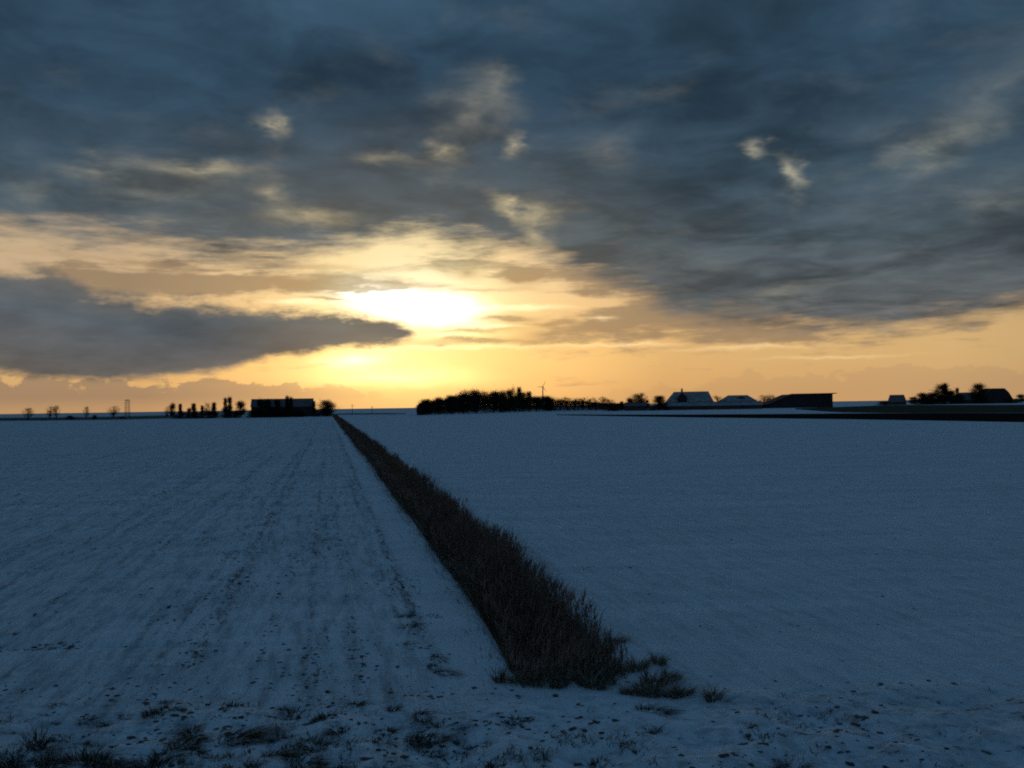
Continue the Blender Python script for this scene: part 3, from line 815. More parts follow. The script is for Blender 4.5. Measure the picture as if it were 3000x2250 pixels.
thicket('grove_thicket', [(1222, 1192, 408), (1240, 1178, 414), (1300, 1172, 440), (1350, 1158, 462), (1400, 1156, 485), (1460, 1156, 508), (1490, 1164, 520), (1540, 1162, 540), (1600, 1166, 565), (1618, 1170, 570)], 46000, 26,
        'dark undergrowth filling the grove on the horizon')
thicket('hedgerow_thicket', [(1612, 1170, 566), (1660, 1172, 566), (1710, 1175, 562), (1760, 1180, 556), (1810, 1183, 545), (1850, 1184, 535)], 14000, 10,
        'low dark hedge running from the grove to the farm')
gr = 'bare trees behind the low hedge'
for i, (k, x, t, w) in enumerate([('bare', 1622, 1160, 34), ('bare', 1640, 1163, 26), ('bare', 1662, 1160, 34), ('bare', 1684, 1164, 24), ('bare', 1707, 1162, 46), ('bare', 1726, 1165, 24), ('bare', 1744, 1162, 30), ('bare', 1766, 1159, 28), ('bare', 1785, 1166, 34)]):
    tree(k, x, t, w, 610, 'wispy bare tree behind the low hedge, %s from the grove end' % ORD[i], gr)

# --- wind turbine far behind the grove
TY = 1600
hub = point(1590, 1133, TY)
wt = tag(empty('wind_turbine', (hub.x, TY, 0)), 'small three-bladed wind turbine rising behind the dark grove', 'wind turbine')
mb = MB(); mb.tube([(0, 0, 0), (0, 0, hub.z*0.5), (0, 0, hub.z - 0.5)], [1.35, 1.15, 0.85], 12); mb.build('tower', M['steel'], wt, smooth=True)
mb = MB(); mb.tube([(0, -2.2, hub.z), (0, -1.6, hub.z), (0, 2.6, hub.z), (0, 3.2, hub.z)], [0.7, 1.1, 1.1, 0.6], 10); mb.build('nacelle', M['steel'], wt, smooth=True)
ro = MB(); ro.tube([(0, -3.3, hub.z), (0, -2.9, hub.z), (0, -2.2, hub.z)], [0.2, 0.7, 0.8], 10); ro = ro.build('rotor_hub', M['steel'], wt, smooth=True)
for k, a in enumerate((28, 148, 268)):
    ca, sa = math.cos(R(90 - a + 120)), math.sin(R(90 - a + 120)); mb = MB(); n = 6; L = 11.5
    pts = []
    for i in range(n + 1):
        r = 0.6 + L*i/n; w = (0.55, 1.0, 0.9, 0.75, 0.58, 0.42, 0.14)[i]
        c0 = Vector((ca*r, -2.75, hub.z + sa*r)); s = Vector((-sa, 0, ca))
        pts.append((c0 - s*w*0.35, c0 + Vector((0, -0.18, 0)), c0 + s*w*0.65, c0 + Vector((0, 0.18, 0))))
    for i in range(n):
        for j in range(4):
            mb.quad(pts[i][j], pts[i][(j+1) % 4], pts[i+1][(j+1) % 4], pts[i+1][j])
    mb.quad(*pts[-1]); mb.build('blade', M['steel'], ro)

# ================================================================== farm buildings
def W(px, Y): return point(px, 1185, Y).x
def Zp(px, py, Y): return point(px, py, Y).z

def hip_house(name, label, cat, Y, depth, xl, xr, eave, ridge_l, ridge_r, ridge, roof_mat, wall_mat, over=0.4, end_mats=None):
    """house with its long side to the viewer; all x in world metres; ridge ends inside the eaves make hips"""
    root = tag(empty(name, ((xl + xr)/2, Y + depth/2, 0)), label, cat)
    root.rotation_euler = (0, 0, -math.atan2((xl + xr)/2, Y)*0.9)
    ox, oy = root.location.x, root.location.y
    mb = MB(); mb.box((xl - ox, -depth/2, -0.3), (xr - ox, depth/2, eave)); 
    wall = mb.build('wall', wall_mat, root)
    e = over; zl = eave - 0.02
    A = (xl - e - ox, -depth/2 - e, zl); B = (xr + e - ox, -depth/2 - e, zl); C_ = (xr + e - ox, depth/2 + e, zl); D_ = (xl - e - ox, depth/2 + e, zl)
    P1 = (ridge_l - ox, 0, ridge); P2 = (ridge_r - ox, 0, ridge)
    mb = MB(); mb.slab([A, B, P2, P1], 0.18); mb.slab([C_, D_, P1, P2], 0.18)
    roof = mb.build('roof', roof_mat, root)
    lm, rm = end_mats or (roof_mat, roof_mat)
    for pts, m in (([D_, A, P1], lm), ([B, C_, P2], rm)):
        mb = MB(); mb.slab([(p[0], p[1], p[2] + 0.005) for p in pts], 0.17); mb.build('roof_end', m, root)
    mb = MB(); mb.box((P1[0] - 0.1, -0.2, ridge - 0.06), (P2[0] + 0.1, 0.2, ridge + 0.14)); mb.build('ridge_cap', M['roof_dark'], roof)
    return root, wall, roof, ox

def openings(root, wall, ox, depth, items, kind='window'):
    for (x, z0, w, h) in items:
        mb = MB(); y = -depth/2 - 0.05
        mb.box((x - ox - w/2, y, z0), (x - ox + w/2, y + 0.07, z0 + h))
        o = mb.build(kind, M['glass'] if kind == 'window' else M['wood'], wall)

# long barn on the left
BY = 436; xl, xr = W(729, BY), W(906, BY)
root, wall, roof, ox = hip_house('barn', 'long dark barn with a straight ridge and thin roof snow, behind the left trees', 'barn', BY, 14, xl, xr, Zp(818, 1191, BY), xl - 0.2, xr + 0.2,
                                 Zp(818, 1168.5, BY), M['roof_thin'], M['wall_timber'], 0.3, (M['wall_timber'], M['wall_timber']))
for x in (0.2, 0.5, 0.82):
    openings(root, wall, ox, 14, [(xl + (xr - xl)*x, 0.05, 3.6, 3.6)], 'door')

# farmhouse with the hipped snowy roof
FY = 520; xl, xr = W(1956, FY), W(2096, FY)
root, wall, roof, ox = hip_house('farmhouse', 'farmhouse with a tall hipped snowy roof, a dark dormer and a chimney', 'house', FY, 15, xl, xr, Zp(2025, 1181, FY), W(1975, FY + 7.5), W(2075, FY + 7.5),
                                 Zp(2025, 1148, FY + 7.5), M['roof_snow'], M['wall'], 0.5, (M['roof_snow'], M['roof_thin']))
zr = Zp(2025, 1148, FY + 7.5); ze = Zp(2025, 1181, FY); xd = W(2006, FY) - ox
dm_h = ze + (zr - ze)*0.93; dm = MB()
dm.box((xd - 2.6, -7.2, ze), (xd + 2.6, -1.0, ze + (zr - ze)*0.55)); dorm = dm.build('dormer', M['wall_timber'], root)
mb = MB(); y0, y1 = -7.4, -0.6; zt = ze + (zr - ze)*0.50
mb.slab([(xd - 3.0, y0, zt), (xd, y0, dm_h), (xd, y1, dm_h), (xd - 3.0, y1, zt)][::-1], 0.15); mb.slab([(xd, y0, dm_h), (xd + 3.0, y0, zt), (xd + 3.0, y1, zt), (xd, y1, dm_h)][::-1], 0.15)
mb.build('dormer_roof', M['roof_dark'], dorm)
mb = MB(); mb.v += [(xd - 2.6, -7.18, zt), (xd + 2.6, -7.18, zt), (xd, -7.18, dm_h - 0.1)]; mb.f += [(0, 1, 2)]; mb.build('dormer_gable', M['wall_timber'], dorm)
mb = MB(); mb.box((xd - 0.55, -0.5, zr - 0.8), (xd + 0.55, 0.6, zr + 1.5)); mb.box((xd - 0.7, -0.65, zr + 1.5), (xd + 0.7, 0.75, zr + 1.75)); ch = mb.build('chimney', M['wall'], roof)
mb = MB(); mb.tube([(xd, 0, zr + 1.7), (xd, 0, zr + 2.7)], [0.16, 0.14], 8); mb.build('chimney_pot', M['wall'], root)

# low outbuildings in front of the farmhouse
LY = 494; xl, xr = W(1950, LY), W(2232, LY)
root, wall, roof, ox = hip_house('outbuilding', 'long low farm outbuilding with a snowy roof below the farmhouse', 'outbuilding', LY, 9, xl, xr, Zp(2090, 1187.5, LY), xl + 0.2, xr - 0.2, Zp(2090, 1177.5, LY + 4.5), M['roof_snow'], M['wall'], 0.4)
openings(root, wall, ox, 9, [(xl + (xr - xl)*f, 0.9, 1.2, 1.0) for f in (0.08, 0.18, 0.3, 0.55, 0.68, 0.9)])
openings(root, wall, ox, 9, [(xl + (xr - xl)*f, 0.05, 2.6, 2.3) for f in (0.42, 0.8)], 'door')
xl, xr = W(1832, LY), W(1896, LY)
root, wall, roof, ox = hip_house('outbuilding', 'small low outbuilding with a grey snowy roof, left of the conical tree by the farm', 'outbuilding', LY, 8, xl, xr, Zp(1865, 1188.5, LY), xl + 0.2, xr - 0.2, Zp(1865, 1179, LY + 4), M['roof_thin'], M['wall'], 0.4)
openings(root, wall, ox, 8, [(xl + (xr - xl)*f, 0.9, 1.1, 1.0) for f in (0.25, 0.7)])

# second house: low pitch, snow on the front slope, dark right hip
SY = 535; xl, xr = W(2102, SY), W(2240, SY)
root, wall, roof, ox = hip_house('farm_barn', 'low-pitched barn with snowy front slope and dark right end, right of the farmhouse', 'barn', SY, 16, xl, xr, Zp(2170, 1184, SY), W(2133, SY + 8), W(2190, SY + 8), Zp(2160, 1158.5, SY + 8),
                                 M['roof_snow'], M['wall'], 0.5, (M['roof_snow'], M['roof_dark']))
openings(root, wall, ox, 16, [(xl + (xr - xl)*0.5, 0.05, 3.5, 2.4)], 'door')
# dark ventilated gablet near the ridge on its right
xg = W(2180, SY) - ox; zg = Zp(2180, 1160, SY + 8)
mb = MB(); mb.v += [(xg - 5.5, -3.2, zg - 2.5), (xg + 6.0, -3.2, zg - 2.9), (xg + 0.5, -3.2, zg - 0.25), (xg + 0.5, 0.0, zg - 0.2)]; mb.f += [(0, 1, 2), (0, 2, 3), (1, 3, 2)]
mb.build('gablet', M['roof_dark'], roof)

# big dark shed with the flat high roof and the lean-to sloping down to the left
HY = 530; xa, xb, xc, xd_ = W(2246, HY), W(2322, HY), W(2440, HY), W(2452, HY)
zt = Zp(2385, 1152.5, HY); zl = Zp(2246, 1186, HY)
root = tag(empty('machine_shed', ((xa + xc)/2, HY + 10, 0)), 'big dark machine shed with a flat-topped roof edge and a lean-to falling to the left', 'shed')
ox, oy = root.location.x, root.location.y
mb = MB(); mb.box((xb - ox, -10, -0.3), (xc - ox, 10, zt - 0.5)); wall = mb.build('wall', M['wall_timber'], root)
nB = 12
for i in range(nB):
    x0 = xb - ox + (xc - xb)*i/nB; x1 = xb - ox + (xc - xb)*(i + 1)/nB
    mb = MB(); mb.box((x0 + 0.05, -10.07, -0.1), (x1 - 0.05, -10.002, zt - 0.55)); mb.build('panel', M['wall_timber'], wall)
mb = MB(); mb.slab([(xb - ox - 0.6, -10.8, zt), (xd_ - ox, -10.8, zt + 0.12), (xd_ - ox, 10.8, zt - 0.9), (xb - ox - 0.6, 10.8, zt - 1.0)], 0.3); roof = mb.build('roof', M['roof_dark'], root)
mb = MB(); mb.v += [(xa - ox + 1.2, -9.8, -0.3), (xb - ox, -9.8, -0.3), (xb - ox, -9.8, zt - 0.75), (xa - ox + 1.2, -9.8, zl - 0.25)]
mb.v += [(x, 9.8, z) for (x, y, z) in mb.v[:4]]; mb.f += [(0,1,2,3), (7,6,5,4), (0,4,5,1), (0,3,7,4)]; mb.build('lean_to_wall', M['wall_timber'], root)
mb = MB(); mb.slab([(xa - ox, -10.6, zl), (xb - ox - 0.02, -10.6, zt - 0.34), (xb - ox - 0.02, 10.6, zt - 0.34), (xa - ox, 10.6, zl)], 0.25); mb.build('lean_to_roof', M['roof_dark'], root)

# trees around the farm
gf = 'trees around the farm'
tree('cone', 1821, 1175, 16, 500, 'small pointed evergreen at the farm end of the low hedge', gf)
tree('round', 1846, 1161, 22, 505, 'slim bare tree touching the left of the square-topped farm tree', gf)
tree('block', 1872, 1148, 38, 508, 'square-topped dense tree standing left of the farmhouse', gf)
tree('round', 1895, 1168, 16, 508, 'small bare tree touching the right of the square-topped farm tree', gf)
tree('cone', 1931, 1158, 42, 500, 'broad conical evergreen between the square-topped tree and the farmhouse', gf)
tree('bare', 2102, 1156, 32, 570, 'thin bare tree showing between the farmhouse and the low-pitched barn', gf)
tree('bare', 2238, 1154, 34, 590, 'pale bare tree, left one of two between the low-pitched barn and machine shed', gf)
tree('bare', 2258, 1154, 34, 590, 'pale bare tree, right one of two between the low-pitched barn and machine shed', gf)
for i, (x, w) in enumerate([(1795, 40), (1915, 40), (1945, 30)]):
    tree('shrub', x, 1186, w, 488, ['low dark shrub left of the small outbuilding by the farm', 'low dark shrub right of the small outbuilding by the farm', 'low dark shrub at the left end of the long outbuilding'][i], gf)

# --- the right-hand farmstead
RY = 690
xl, xr = W(2614, RY), W(2662, RY)
root, wall, roof, ox = hip_house('farm_shed', 'small shed with a grey snowy roof at the left end of the right-hand farmstead', 'shed', RY, 12, xl, xr, Zp(2638, 1177, RY), xl + 1.2, xr - 1.2, Zp(2638, 1157, RY + 6), M['roof_thin'], M['wall'], 0.4)
xl, xr = W(2822, RY), W(2866, RY)
root, wall, roof, ox = hip_house('farm_cottage', 'low cottage with a dull snowy roof between the trees of the right-hand farmstead', 'house', RY, 11, xl, xr, Zp(2844, 1172, RY), xl + 0.2, xr - 0.2, Zp(2844, 1150, RY + 5.5), M['roof_thin'], M['wall'], 0.4)
openings(root, wall, ox, 11, [(xl + (xr - xl)*f, 0.9, 1.2, 1.1) for f in (0.2, 0.75)])
# big gambrel house
GY = 680; xl, xr = W(2884, GY), W(2968, GY); e1 = Zp(2925, 1170, GY); z2 = Zp(2925, 1150, GY); z3 = Zp(2925, 1137.5, GY)
root = tag(empty('gambrel_house', ((xl + xr)/2, GY + 8, 0)), 'large dark house with a broken-slope roof at the right end of the right-hand farmstead', 'house')
ox = root.location.x; hw = (xr - xl)/2
prof = [(-hw, e1), (-hw*0.74, z2), (-hw*0.42, z3), (hw*0.42, z3), (hw*0.72, z2), (hw, e1)]
mb = MB(); mb.box((-hw + 0.5, -8, -0.3), (hw - 0.5, 8, e1)); mb.quad(*[(x*0.97, -8.0, z - 0.1) for x, z in prof]); mb.quad(*[(x*0.97, 8.0, z - 0.1) for x, z in prof][::-1])
wall = mb.build('wall', M['wall_timber'], root)
mats = [M['roof_dark'], M['roof_dark'], M['roof_thin'], M['roof_dark'], M['roof_thin']]
for i in range(5):
    (x0, z0), (x1, z1) = prof[i], prof[i+1]
    mb = MB(); mb.slab([(x0, -8.5, z0), (x1, -8.5, z1), (x1, 8.5, z1), (x0, 8.5, z0)], 0.2); mb.build('roof', mats[i], root)
openings(root, wall, ox, 16, [(ox + hw*f, 1.0, 1.3, 1.3) for f in (-0.6, -0.2, 0.2, 0.6)])
g4 = 'trees of the right-hand farmstead'
for k, x, t, w, Y, lab in [
    ('shrub', 2590, 1174, 40, 700, 'low dark shrub left of the grey-roofed shed of the right-hand farmstead'),
    ('round', 2676, 1160, 26, 690, 'short dark tree just right of the grey-roofed shed'),
    ('round', 2704, 1147, 38, 690, 'rounded bare tree left of the tallest one at the right-hand farmstead'),
    ('round', 2731, 1147, 34, 685, 'rounded dark tree touching the left of the tallest farmstead tree'),
    ('round', 2759, 1118, 44, 685, 'tallest broad bare tree of the right-hand farmstead'),
    ('narrow', 2769, 1120, 13, 683, 'spiky poplar against the right of the tallest farmstead tree'),
    ('round', 2785, 1140, 34, 685, 'dark tree sloping down right of the tallest farmstead tree'),
    ('narrow', 2804, 1134, 11, 690, 'thin spiky poplar left of the low cottage at the right-hand farmstead'),
    ('shrub', 2808, 1148, 36, 684, 'dark bush left of the low cottage at the right-hand farmstead'),
    ('round', 2868, 1118, 44, 672, 'tall round-crowned tree between cottage and large house'),
    ('shrub', 2715, 1158, 66, 675, 'wide dark bush under the rounded trees of the right-hand farmstead'),
    ('shrub', 2768, 1150, 66, 672, 'wide dark bush under the tallest tree of the right-hand farmstead'),
    ('shrub', 2872, 1158, 44, 668, 'dark bush at the foot of the tall round-crowned farmstead tree'),
    ('shrub', 2968, 1166, 34, 676, 'low bush just right of the large house'),
    ('round', 2991, 1152, 24, 680, 'small round tree at the right edge of the picture')]:
    tree(k, x, t, w, Y, lab, g4)

# ================================================================== small far things
# lattice mast
MY = 700; p = point(373, 1173, MY); mt = tag(empty('lattice_mast', (p.x, MY, 0)), 'slender lattice mast standing on the far left horizon', 'mast')
hw = 1.5
for sx in (-1, 1):
    for sy in (-1, 1):
        mb = MB(); mb.tube([(sx*hw, sy*hw, 0), (sx*hw*0.8, sy*hw*0.8, p.z)], [0.16, 0.13], 5); mb.build('leg', M['mast'], mt)
br = MB(); nz = 7
for i in range(nz):
    z0, z1 = p.z*i/nz, p.z*(i+1)/nz
    for a, b in (((-1,-1),(1,-1)), ((1,-1),(1,1)), ((1,1),(-1,1)), ((-1,1),(-1,-1))):
        f0 = hw*(1 - 0.2*i/nz); f1 = hw*(1 - 0.2*(i+1)/nz)
        br.tube([(a[0]*f0, a[1]*f0, z0), (b[0]*f1, b[1]*f1, z1)], [0.06, 0.06], 4); br.tube([(a[0]*f1, a[1]*f1, z1), (b[0]*f1, b[1]*f1, z1)], [0.06, 0.06], 4)
br.build('bracing', M['mast'], mt)
mb = MB(); mb.box((-1.3, -1.3, p.z), (1.3, 1.3, p.z + 0.5)); mb.build('platform', M['mast'], mt)
# two poles right of the ditch
for x, t, lab in ((1032, 1184, 'thin utility pole beyond the field, right of the ditch end'), (1090, 1189, 'short utility pole midway between ditch end and grove')):
    Y = 520; p = point(x, t, Y); po = tag(empty('utility_pole', (p.x, Y, 0)), lab, 'pole', 'utility poles beyond the ditch end')
    mb = MB(); mb.tube([(0, 0, -0.3), (0, 0, p.z)], [0.17, 0.12], 8); mb.build('post', M['wood'], po)
    mb = MB(); mb.box((-1.0, -0.06, p.z - 0.9), (1.0, 0.06, p.z - 0.75)); mb.build('crossarm', M['wood'], po)
# car on the far road
CY = 455; p = point(360, 1222, CY); car = tag(empty('parked_car', (p.x, CY, 0.05)), 'tiny black car standing at the far left field edge below the lattice mast', 'car')
sec = [(-2.1, 0.35, 0.80), (-2.0, 0.28, 0.92), (-1.15, 0.25, 0.98), (-0.45, 0.25, 1.46), (0.75, 0.25, 1.50), (1.45, 0.26, 1.02), (2.0, 0.28, 0.95), (2.15, 0.38, 0.70)]
mb = MB(); ring = []
for x, z0, z1 in sec:
    w0, w1 = 0.86, 0.86 if z1 < 1.2 else 0.66
    ring.append([(x, -w0, z0), (x, w0, z0), (x, w0, min(z1, 0.98)), (x, w1, z1), (x, -w1, z1), (x, -w0, min(z1, 0.98))])
for a, b in zip(ring, ring[1:]):
    for j in range(6): mb.quad(a[j], a[(j+1) % 6], b[(j+1) % 6], b[j])
mb.quad(*ring[0][::-1]); mb.quad(*ring[-1]); body = mb.build('body', M['carpaint'], car)
for x0, x1 in ((-0.35, 0.15), (0.22, 0.72)):
    mb = MB(); mb.quad((x0 - 0.15, -0.80, 1.03), (x1 + 0.1, -0.80, 1.03), (x1, -0.70, 1.38), (x0, -0.70, 1.38)); mb.build('window', M['glass'], body)
for x in (-1.35, 1.35):
    for y in (-0.78, 0.78):
        mb = MB(); mb.tube([(x, y - 0.11, 0.32), (x, y + 0.11, 0.32)], [0.32, 0.32], 14); wh = mb.build('wheel', M['rubber'], car)
        mb = MB(); mb.tube([(x, y - 0.118, 0.32), (x, y + 0.118, 0.32)], [0.19, 0.19], 10); mb.build('rim', M['steel'], wh)

# ================================================================== grass and clods in the snow
def tuft_mesh(seed, n, rad, lo, hi, wind, droop, mats):
    global rng
    keep = rng; rng = np.random.default_rng(seed)
    a = rng.random(n)*6.283; r = rad*np.sqrt(rng.random(n))
    base = np.stack([r*np.cos(a)*1.3, r*np.sin(a)*0.8, np.full(n, -0.03)], -1)
    lean = np.stack([np.cos(a)*0.9 + wind + rng.normal(0, 0.35, n), np.sin(a)*0.7 + rng.normal(0, 0.35, n)], 1)
    v, f = ribbons(base, lean, lo + (hi - lo)*rng.random(n)**1.5, 0.004 + 0.005*rng.random(n), 5, droop*(0.6 + 0.7*rng.random(n)))
    idx_ = np.repeat(np.digitize(rng.random(n), [0.45, 0.78]), 5).astype(int)
    rng = keep
    return make_mesh('grass_tuft', v, f, mats, mat_idx=idx_)
GM = [M['strawdark'], M['soil'], M['frost']]
TUFT = {'big':  [tuft_mesh(s, 420, 0.19, 0.09, 0.31, w, 1.1, GM) for s, w in ((1, 0.5), (2, -0.3), (3, 0.8))],
        'tall': [tuft_mesh(s, 150, 0.15, 0.15, 0.55, w, 0.4, GM) for s, w in ((4, 0.2), (5, -0.2))],
        'flat': [tuft_mesh(s, 260, 0.15, 0.07, 0.26, w, 1.6, GM) for s, w in ((6, 1.2), (7, -0.9), (8, 0.7))],
        'small':[tuft_mesh(s, 150, 0.07, 0.04, 0.15, w, 1.2, GM) for s, w in ((9, 0.6), (10, -0.5), (12, 0.2), (13, 0.9))]}
BM = [M['straw'], M['strawdark'], M['frost']]
TUFT['clump'] = [tuft_mesh(s, 330, 0.16, 0.10, 0.36, w, 0.8, BM) for s, w in ((21, 0.3), (22, -0.2), (23, 0.5))]
TUFT['arch'] = [tuft_mesh(s, 220, 0.13, 0.10, 0.34, w, 1.1, BM) for s, w in ((24, 0.6), (25, 0.2))]
_kc = [0]
def tuft(kind, px, py, scale, label, group, zmul=1.0, turn=1.2):
    p = ground(px, py); ms = TUFT[kind]
    o = obj('grass_tuft', ms[_kc[0] % len(ms)]); _kc[0] += 1
    h = float(height(np.array(p.x), np.array(p.y)))
    f = (CAM_H - h)/CAM_H                       # slide along the sight line on to the bumpy ground
    x, y = p.x*f, p.y*f
    o.location = (x, y, float(height(np.array(x), np.array(y))) - 0.01)
    o.scale = (scale*0.9*random.uniform(0.85, 1.25), scale*0.85, scale*0.72*zmul*random.uniform(0.8, 1.15)); o.rotation_euler = (0, 0, random.uniform(-turn, turn))
    return tag(o, label, 'grass tuft', group)

gv = 'grass tufts on the snowy verge'
A_ = [('big', 70, 2238, 1.15, 'largest dark grass clump, at the bottom left corner'),
      ('big', 6, 2240, 0.9, 'dark grass clump cut by the left edge of the picture, bottom corner'),
      ('tall', 108, 2190, 0.85, 'tall upright grass stems rising from the largest clump at bottom left'),
      ('big', 150, 2252, 0.8, 'grass clump at the bottom edge just right of the largest bottom-left clump'),
      ('big', 244, 2240, 1.0, 'rounded grass clump second in size at the bottom left, right of the largest'),
      ('big', 345, 2256, 0.8, 'grass clump cut by the bottom edge, right of the rounded bottom-left clump'),
      ('flat', 318, 2226, 0.8, 'flattened grass clump just right of the rounded bottom-left clump'),
      ('big', 432, 2252, 0.7, 'small round grass clump at the bottom edge, left of the dark chain of tufts'),
      ('flat', 478, 2214, 0.9, 'lowest tuft of the diagonal chain of grass tufts at lower left'),
      ('flat', 532, 2186, 1.0, 'middle tuft of the diagonal chain of grass tufts at lower left'),
      ('flat', 566, 2152, 0.8, 'highest tuft of the diagonal chain of grass tufts at lower left'),
      ('small', 578, 2200, 1.1, 'small tuft just right of the diagonal chain at lower left'),
      ('flat', 690, 2166, 1.2, 'wide flattened grass arch alone between the lower-left chain and the long clump'),
      ('big', 922, 2192, 0.85, 'upper half of the long diagonal grass clump near bottom centre-left'),
      ('big', 884, 2234, 0.95, 'lower half of the long diagonal grass clump near bottom centre-left'),
      ('flat', 806, 2220, 0.8, 'grass tuft left of the long diagonal clump near the bottom edge'),
      ('small', 849, 2196, 1.2, 'small tuft touching the upper left of the long diagonal clump'),
      ('tall', 744, 2250, 0.5, 'short upright tuft at the bottom edge left of the long diagonal clump'),
      ('flat', 964, 2246, 0.8, 'arching tuft at the bottom edge right of the long diagonal clump'),
      ('flat', 803, 2148, 0.9, 'low wide tuft above and left of the long diagonal clump'),
      ('big', 1254, 2168, 0.75, 'bushy grass tuft below the near end of the reed ditch, left of centre'),
      ('flat', 1135, 2256, 1.1, 'wide dark grass clump cut by the bottom edge near the centre'),
      ('small', 1134, 2146, 1.2, 'small dark tuft left of the bushy one below the reed ditch'),
      ('flat', 1236, 2100, 0.8, 'low dark tuft directly above the bushy one below the reed ditch'),
      ('small', 1302, 2118, 1.3, 'blackest small tuft, just below the reeds left of centre'),
      ('small', 1582, 2212, 1.2, 'small upright tuft alone near the bottom, below the ditch'),
      ('small', 1751, 2246, 1.3, 'olive tuft at the bottom edge right of centre'),
      ('small', 1448, 2238, 1.2, 'faint low tuft at the bottom edge left of the small upright one'),
      ('flat', 1896, 2134, 0.8, 'bent dark tuft lower right, below the strip of grass beside the ditch'),
      ('flat', 1911, 2084, 0.9, 'flat dark tuft just under the strip of grass beside the ditch'),
      ('small', 1513, 2106, 1.2, 'small faint tuft straight below the ditch end'),
      ('big', 2325, 2240, 0.6, 'lone olive tuft at the lower right near the bottom edge')]
for a in A_: tuft(*a, gv)
B_ = [('arch', 1917, 2004, 1.25, 'largest arching tuft right of the near ditch end'), ('clump', 1866, 1962, 0.8, 'upright clump just left of the arching tuft beside the ditch'),
      ('arch', 1962, 1990, 0.8, 'right-hand drooping tuft beside the arching one near the ditch end'), ('arch', 1930, 1942, 0.8, 'small dark tuft furthest right above the arching tuft'),
      ('arch', 1800, 1882, 0.9, 'tuft leaning from the reed edge, upper one right of the ditch'), ('clump', 1764, 1912, 1.0, 'dark bushy tuft against the right reed edge'),
      ('clump', 1784, 1972, 1.0, 'dark clump between reed mass and arching tuft'), ('clump', 1850, 2034, 0.8, 'left clump of the straight grass strip right of the ditch end'),
      ('clump', 1900, 2036, 0.8, 'second clump of the straight grass strip right of the ditch end'), ('clump', 1950, 2036, 0.8, 'third clump of the straight grass strip right of the ditch end'),
      ('clump', 1995, 2038, 0.7, 'right clump of the straight grass strip right of the ditch end'), ('arch', 2090, 2044, 0.9, 'separate straw tuft right of the straight grass strip'),
      ('arch', 1480, 1996, 0.9, 'straw tuft at the left foot of the near ditch end'), ('clump', 1560, 2002, 0.9, 'straw tuft in front of the reeds, left of their middle'),
      ('clump', 1640, 2008, 0.9, 'straw tuft in front of the middle of the reeds'), ('clump', 1730, 2010, 0.95, 'straw tuft in front of the right part of the reeds'),
      ('clump', 1770, 2000, 0.9, 'dark tuft at the right foot of the near ditch end')]
for a in B_: tuft(*a, 'grass tufts around the near ditch end', 1.35, 1.5)
C2 = [('small', 1195, 1806, 1.5, 'upper dark tuft on the track left of the reeds'), ('small', 1198, 1836, 1.5, 'lower dark tuft on the track left of the reeds'),
      ('small', 1284, 1928, 1.3, 'upper of three tufts between track and reeds'), ('small', 1268, 1956, 1.3, 'left of three tufts between track and reeds'),
      ('flat', 1300, 1972, 0.8, 'right of three tufts between track and reeds'), ('small', 1270, 1806, 1.1, 'small tuft nearest the left reed edge'), ('small', 1196, 1886, 1.1, 'small tuft midway down the track left of the reeds')]
for a in C2: tuft(*a, 'tufts along the track beside the ditch')
D2 = [(450, 2098, 1.5), (480, 2086, 1.3), (491, 2060, 1.2), (168, 2070, 1.1), (282, 2124, 1.1), (250, 2113, 1.0), (369, 2102, 1.1), (179, 2168, 1.2), (683, 2076, 1.3), (835, 2089, 1.2), (868, 2091, 1.2), (933, 2114, 1.4), (965, 2105, 1.3), (993, 2132, 1.2),
      (1036, 2067, 1.1), (1150, 2080, 1.2)]
D2.sort()
for i, (x, y, s) in enumerate(D2):
    tuft('small', x, y, s, 'small dark tuft in the scattered row above the foreground clumps, %s from the left' % ORD[i], 'small tufts scattered on the verge')

# loose short grass that pokes through the verge snow
def scatter_px(n, x0, x1, y0, y1, power=1.0):
    px = x0 + (x1 - x0)*rng.random(n); py = y0 + (y1 - y0)*rng.random(n)**power
    hor = 1190 - (px - 1500)*0.0152
    Y = FPX*CAM_H/(py - hor); X = (px - 1500)/FPX*Y
    return X, Y
X, Y = scatter_px(9000, -500, 3400, 2000, 2420)
cl = fbm(X*1.7, Y*2.2, 3); left_w = 1 - 0.55*sstep(X, -1.0, 3.5)
k = (rng.random(len(X)) < sstep(cl, 0.52, 0.72)*left_w*sstep(-Y, -11.6, -9.2))
X, Y = X[k], Y[k]; rep = 5
X = np.repeat(X, rep) + rng.normal(0, 0.025, len(X)*rep); Y = np.repeat(Y, rep) + rng.normal(0, 0.03, len(Y)*rep)
n = len(X)
v_, f_ = ribbons(np.stack([X, Y, height(X, Y) - 0.02], -1), rng.normal(0.4, 0.7, (n, 2)), 0.035 + 0.085*rng.random(n), 0.003 + 0.005*rng.random(n), 3, np.full(n, 1.0))
o = obj('verge_grass', make_mesh('verge_grass', v_, f_, [M['strawdark'], M['straw']], mat_idx=np.repeat(rng.random(n) < 0.35, 3).astype(int)))
tag(o, 'short withered grass poking through the snow of the foreground verge', 'grass', kind='stuff')

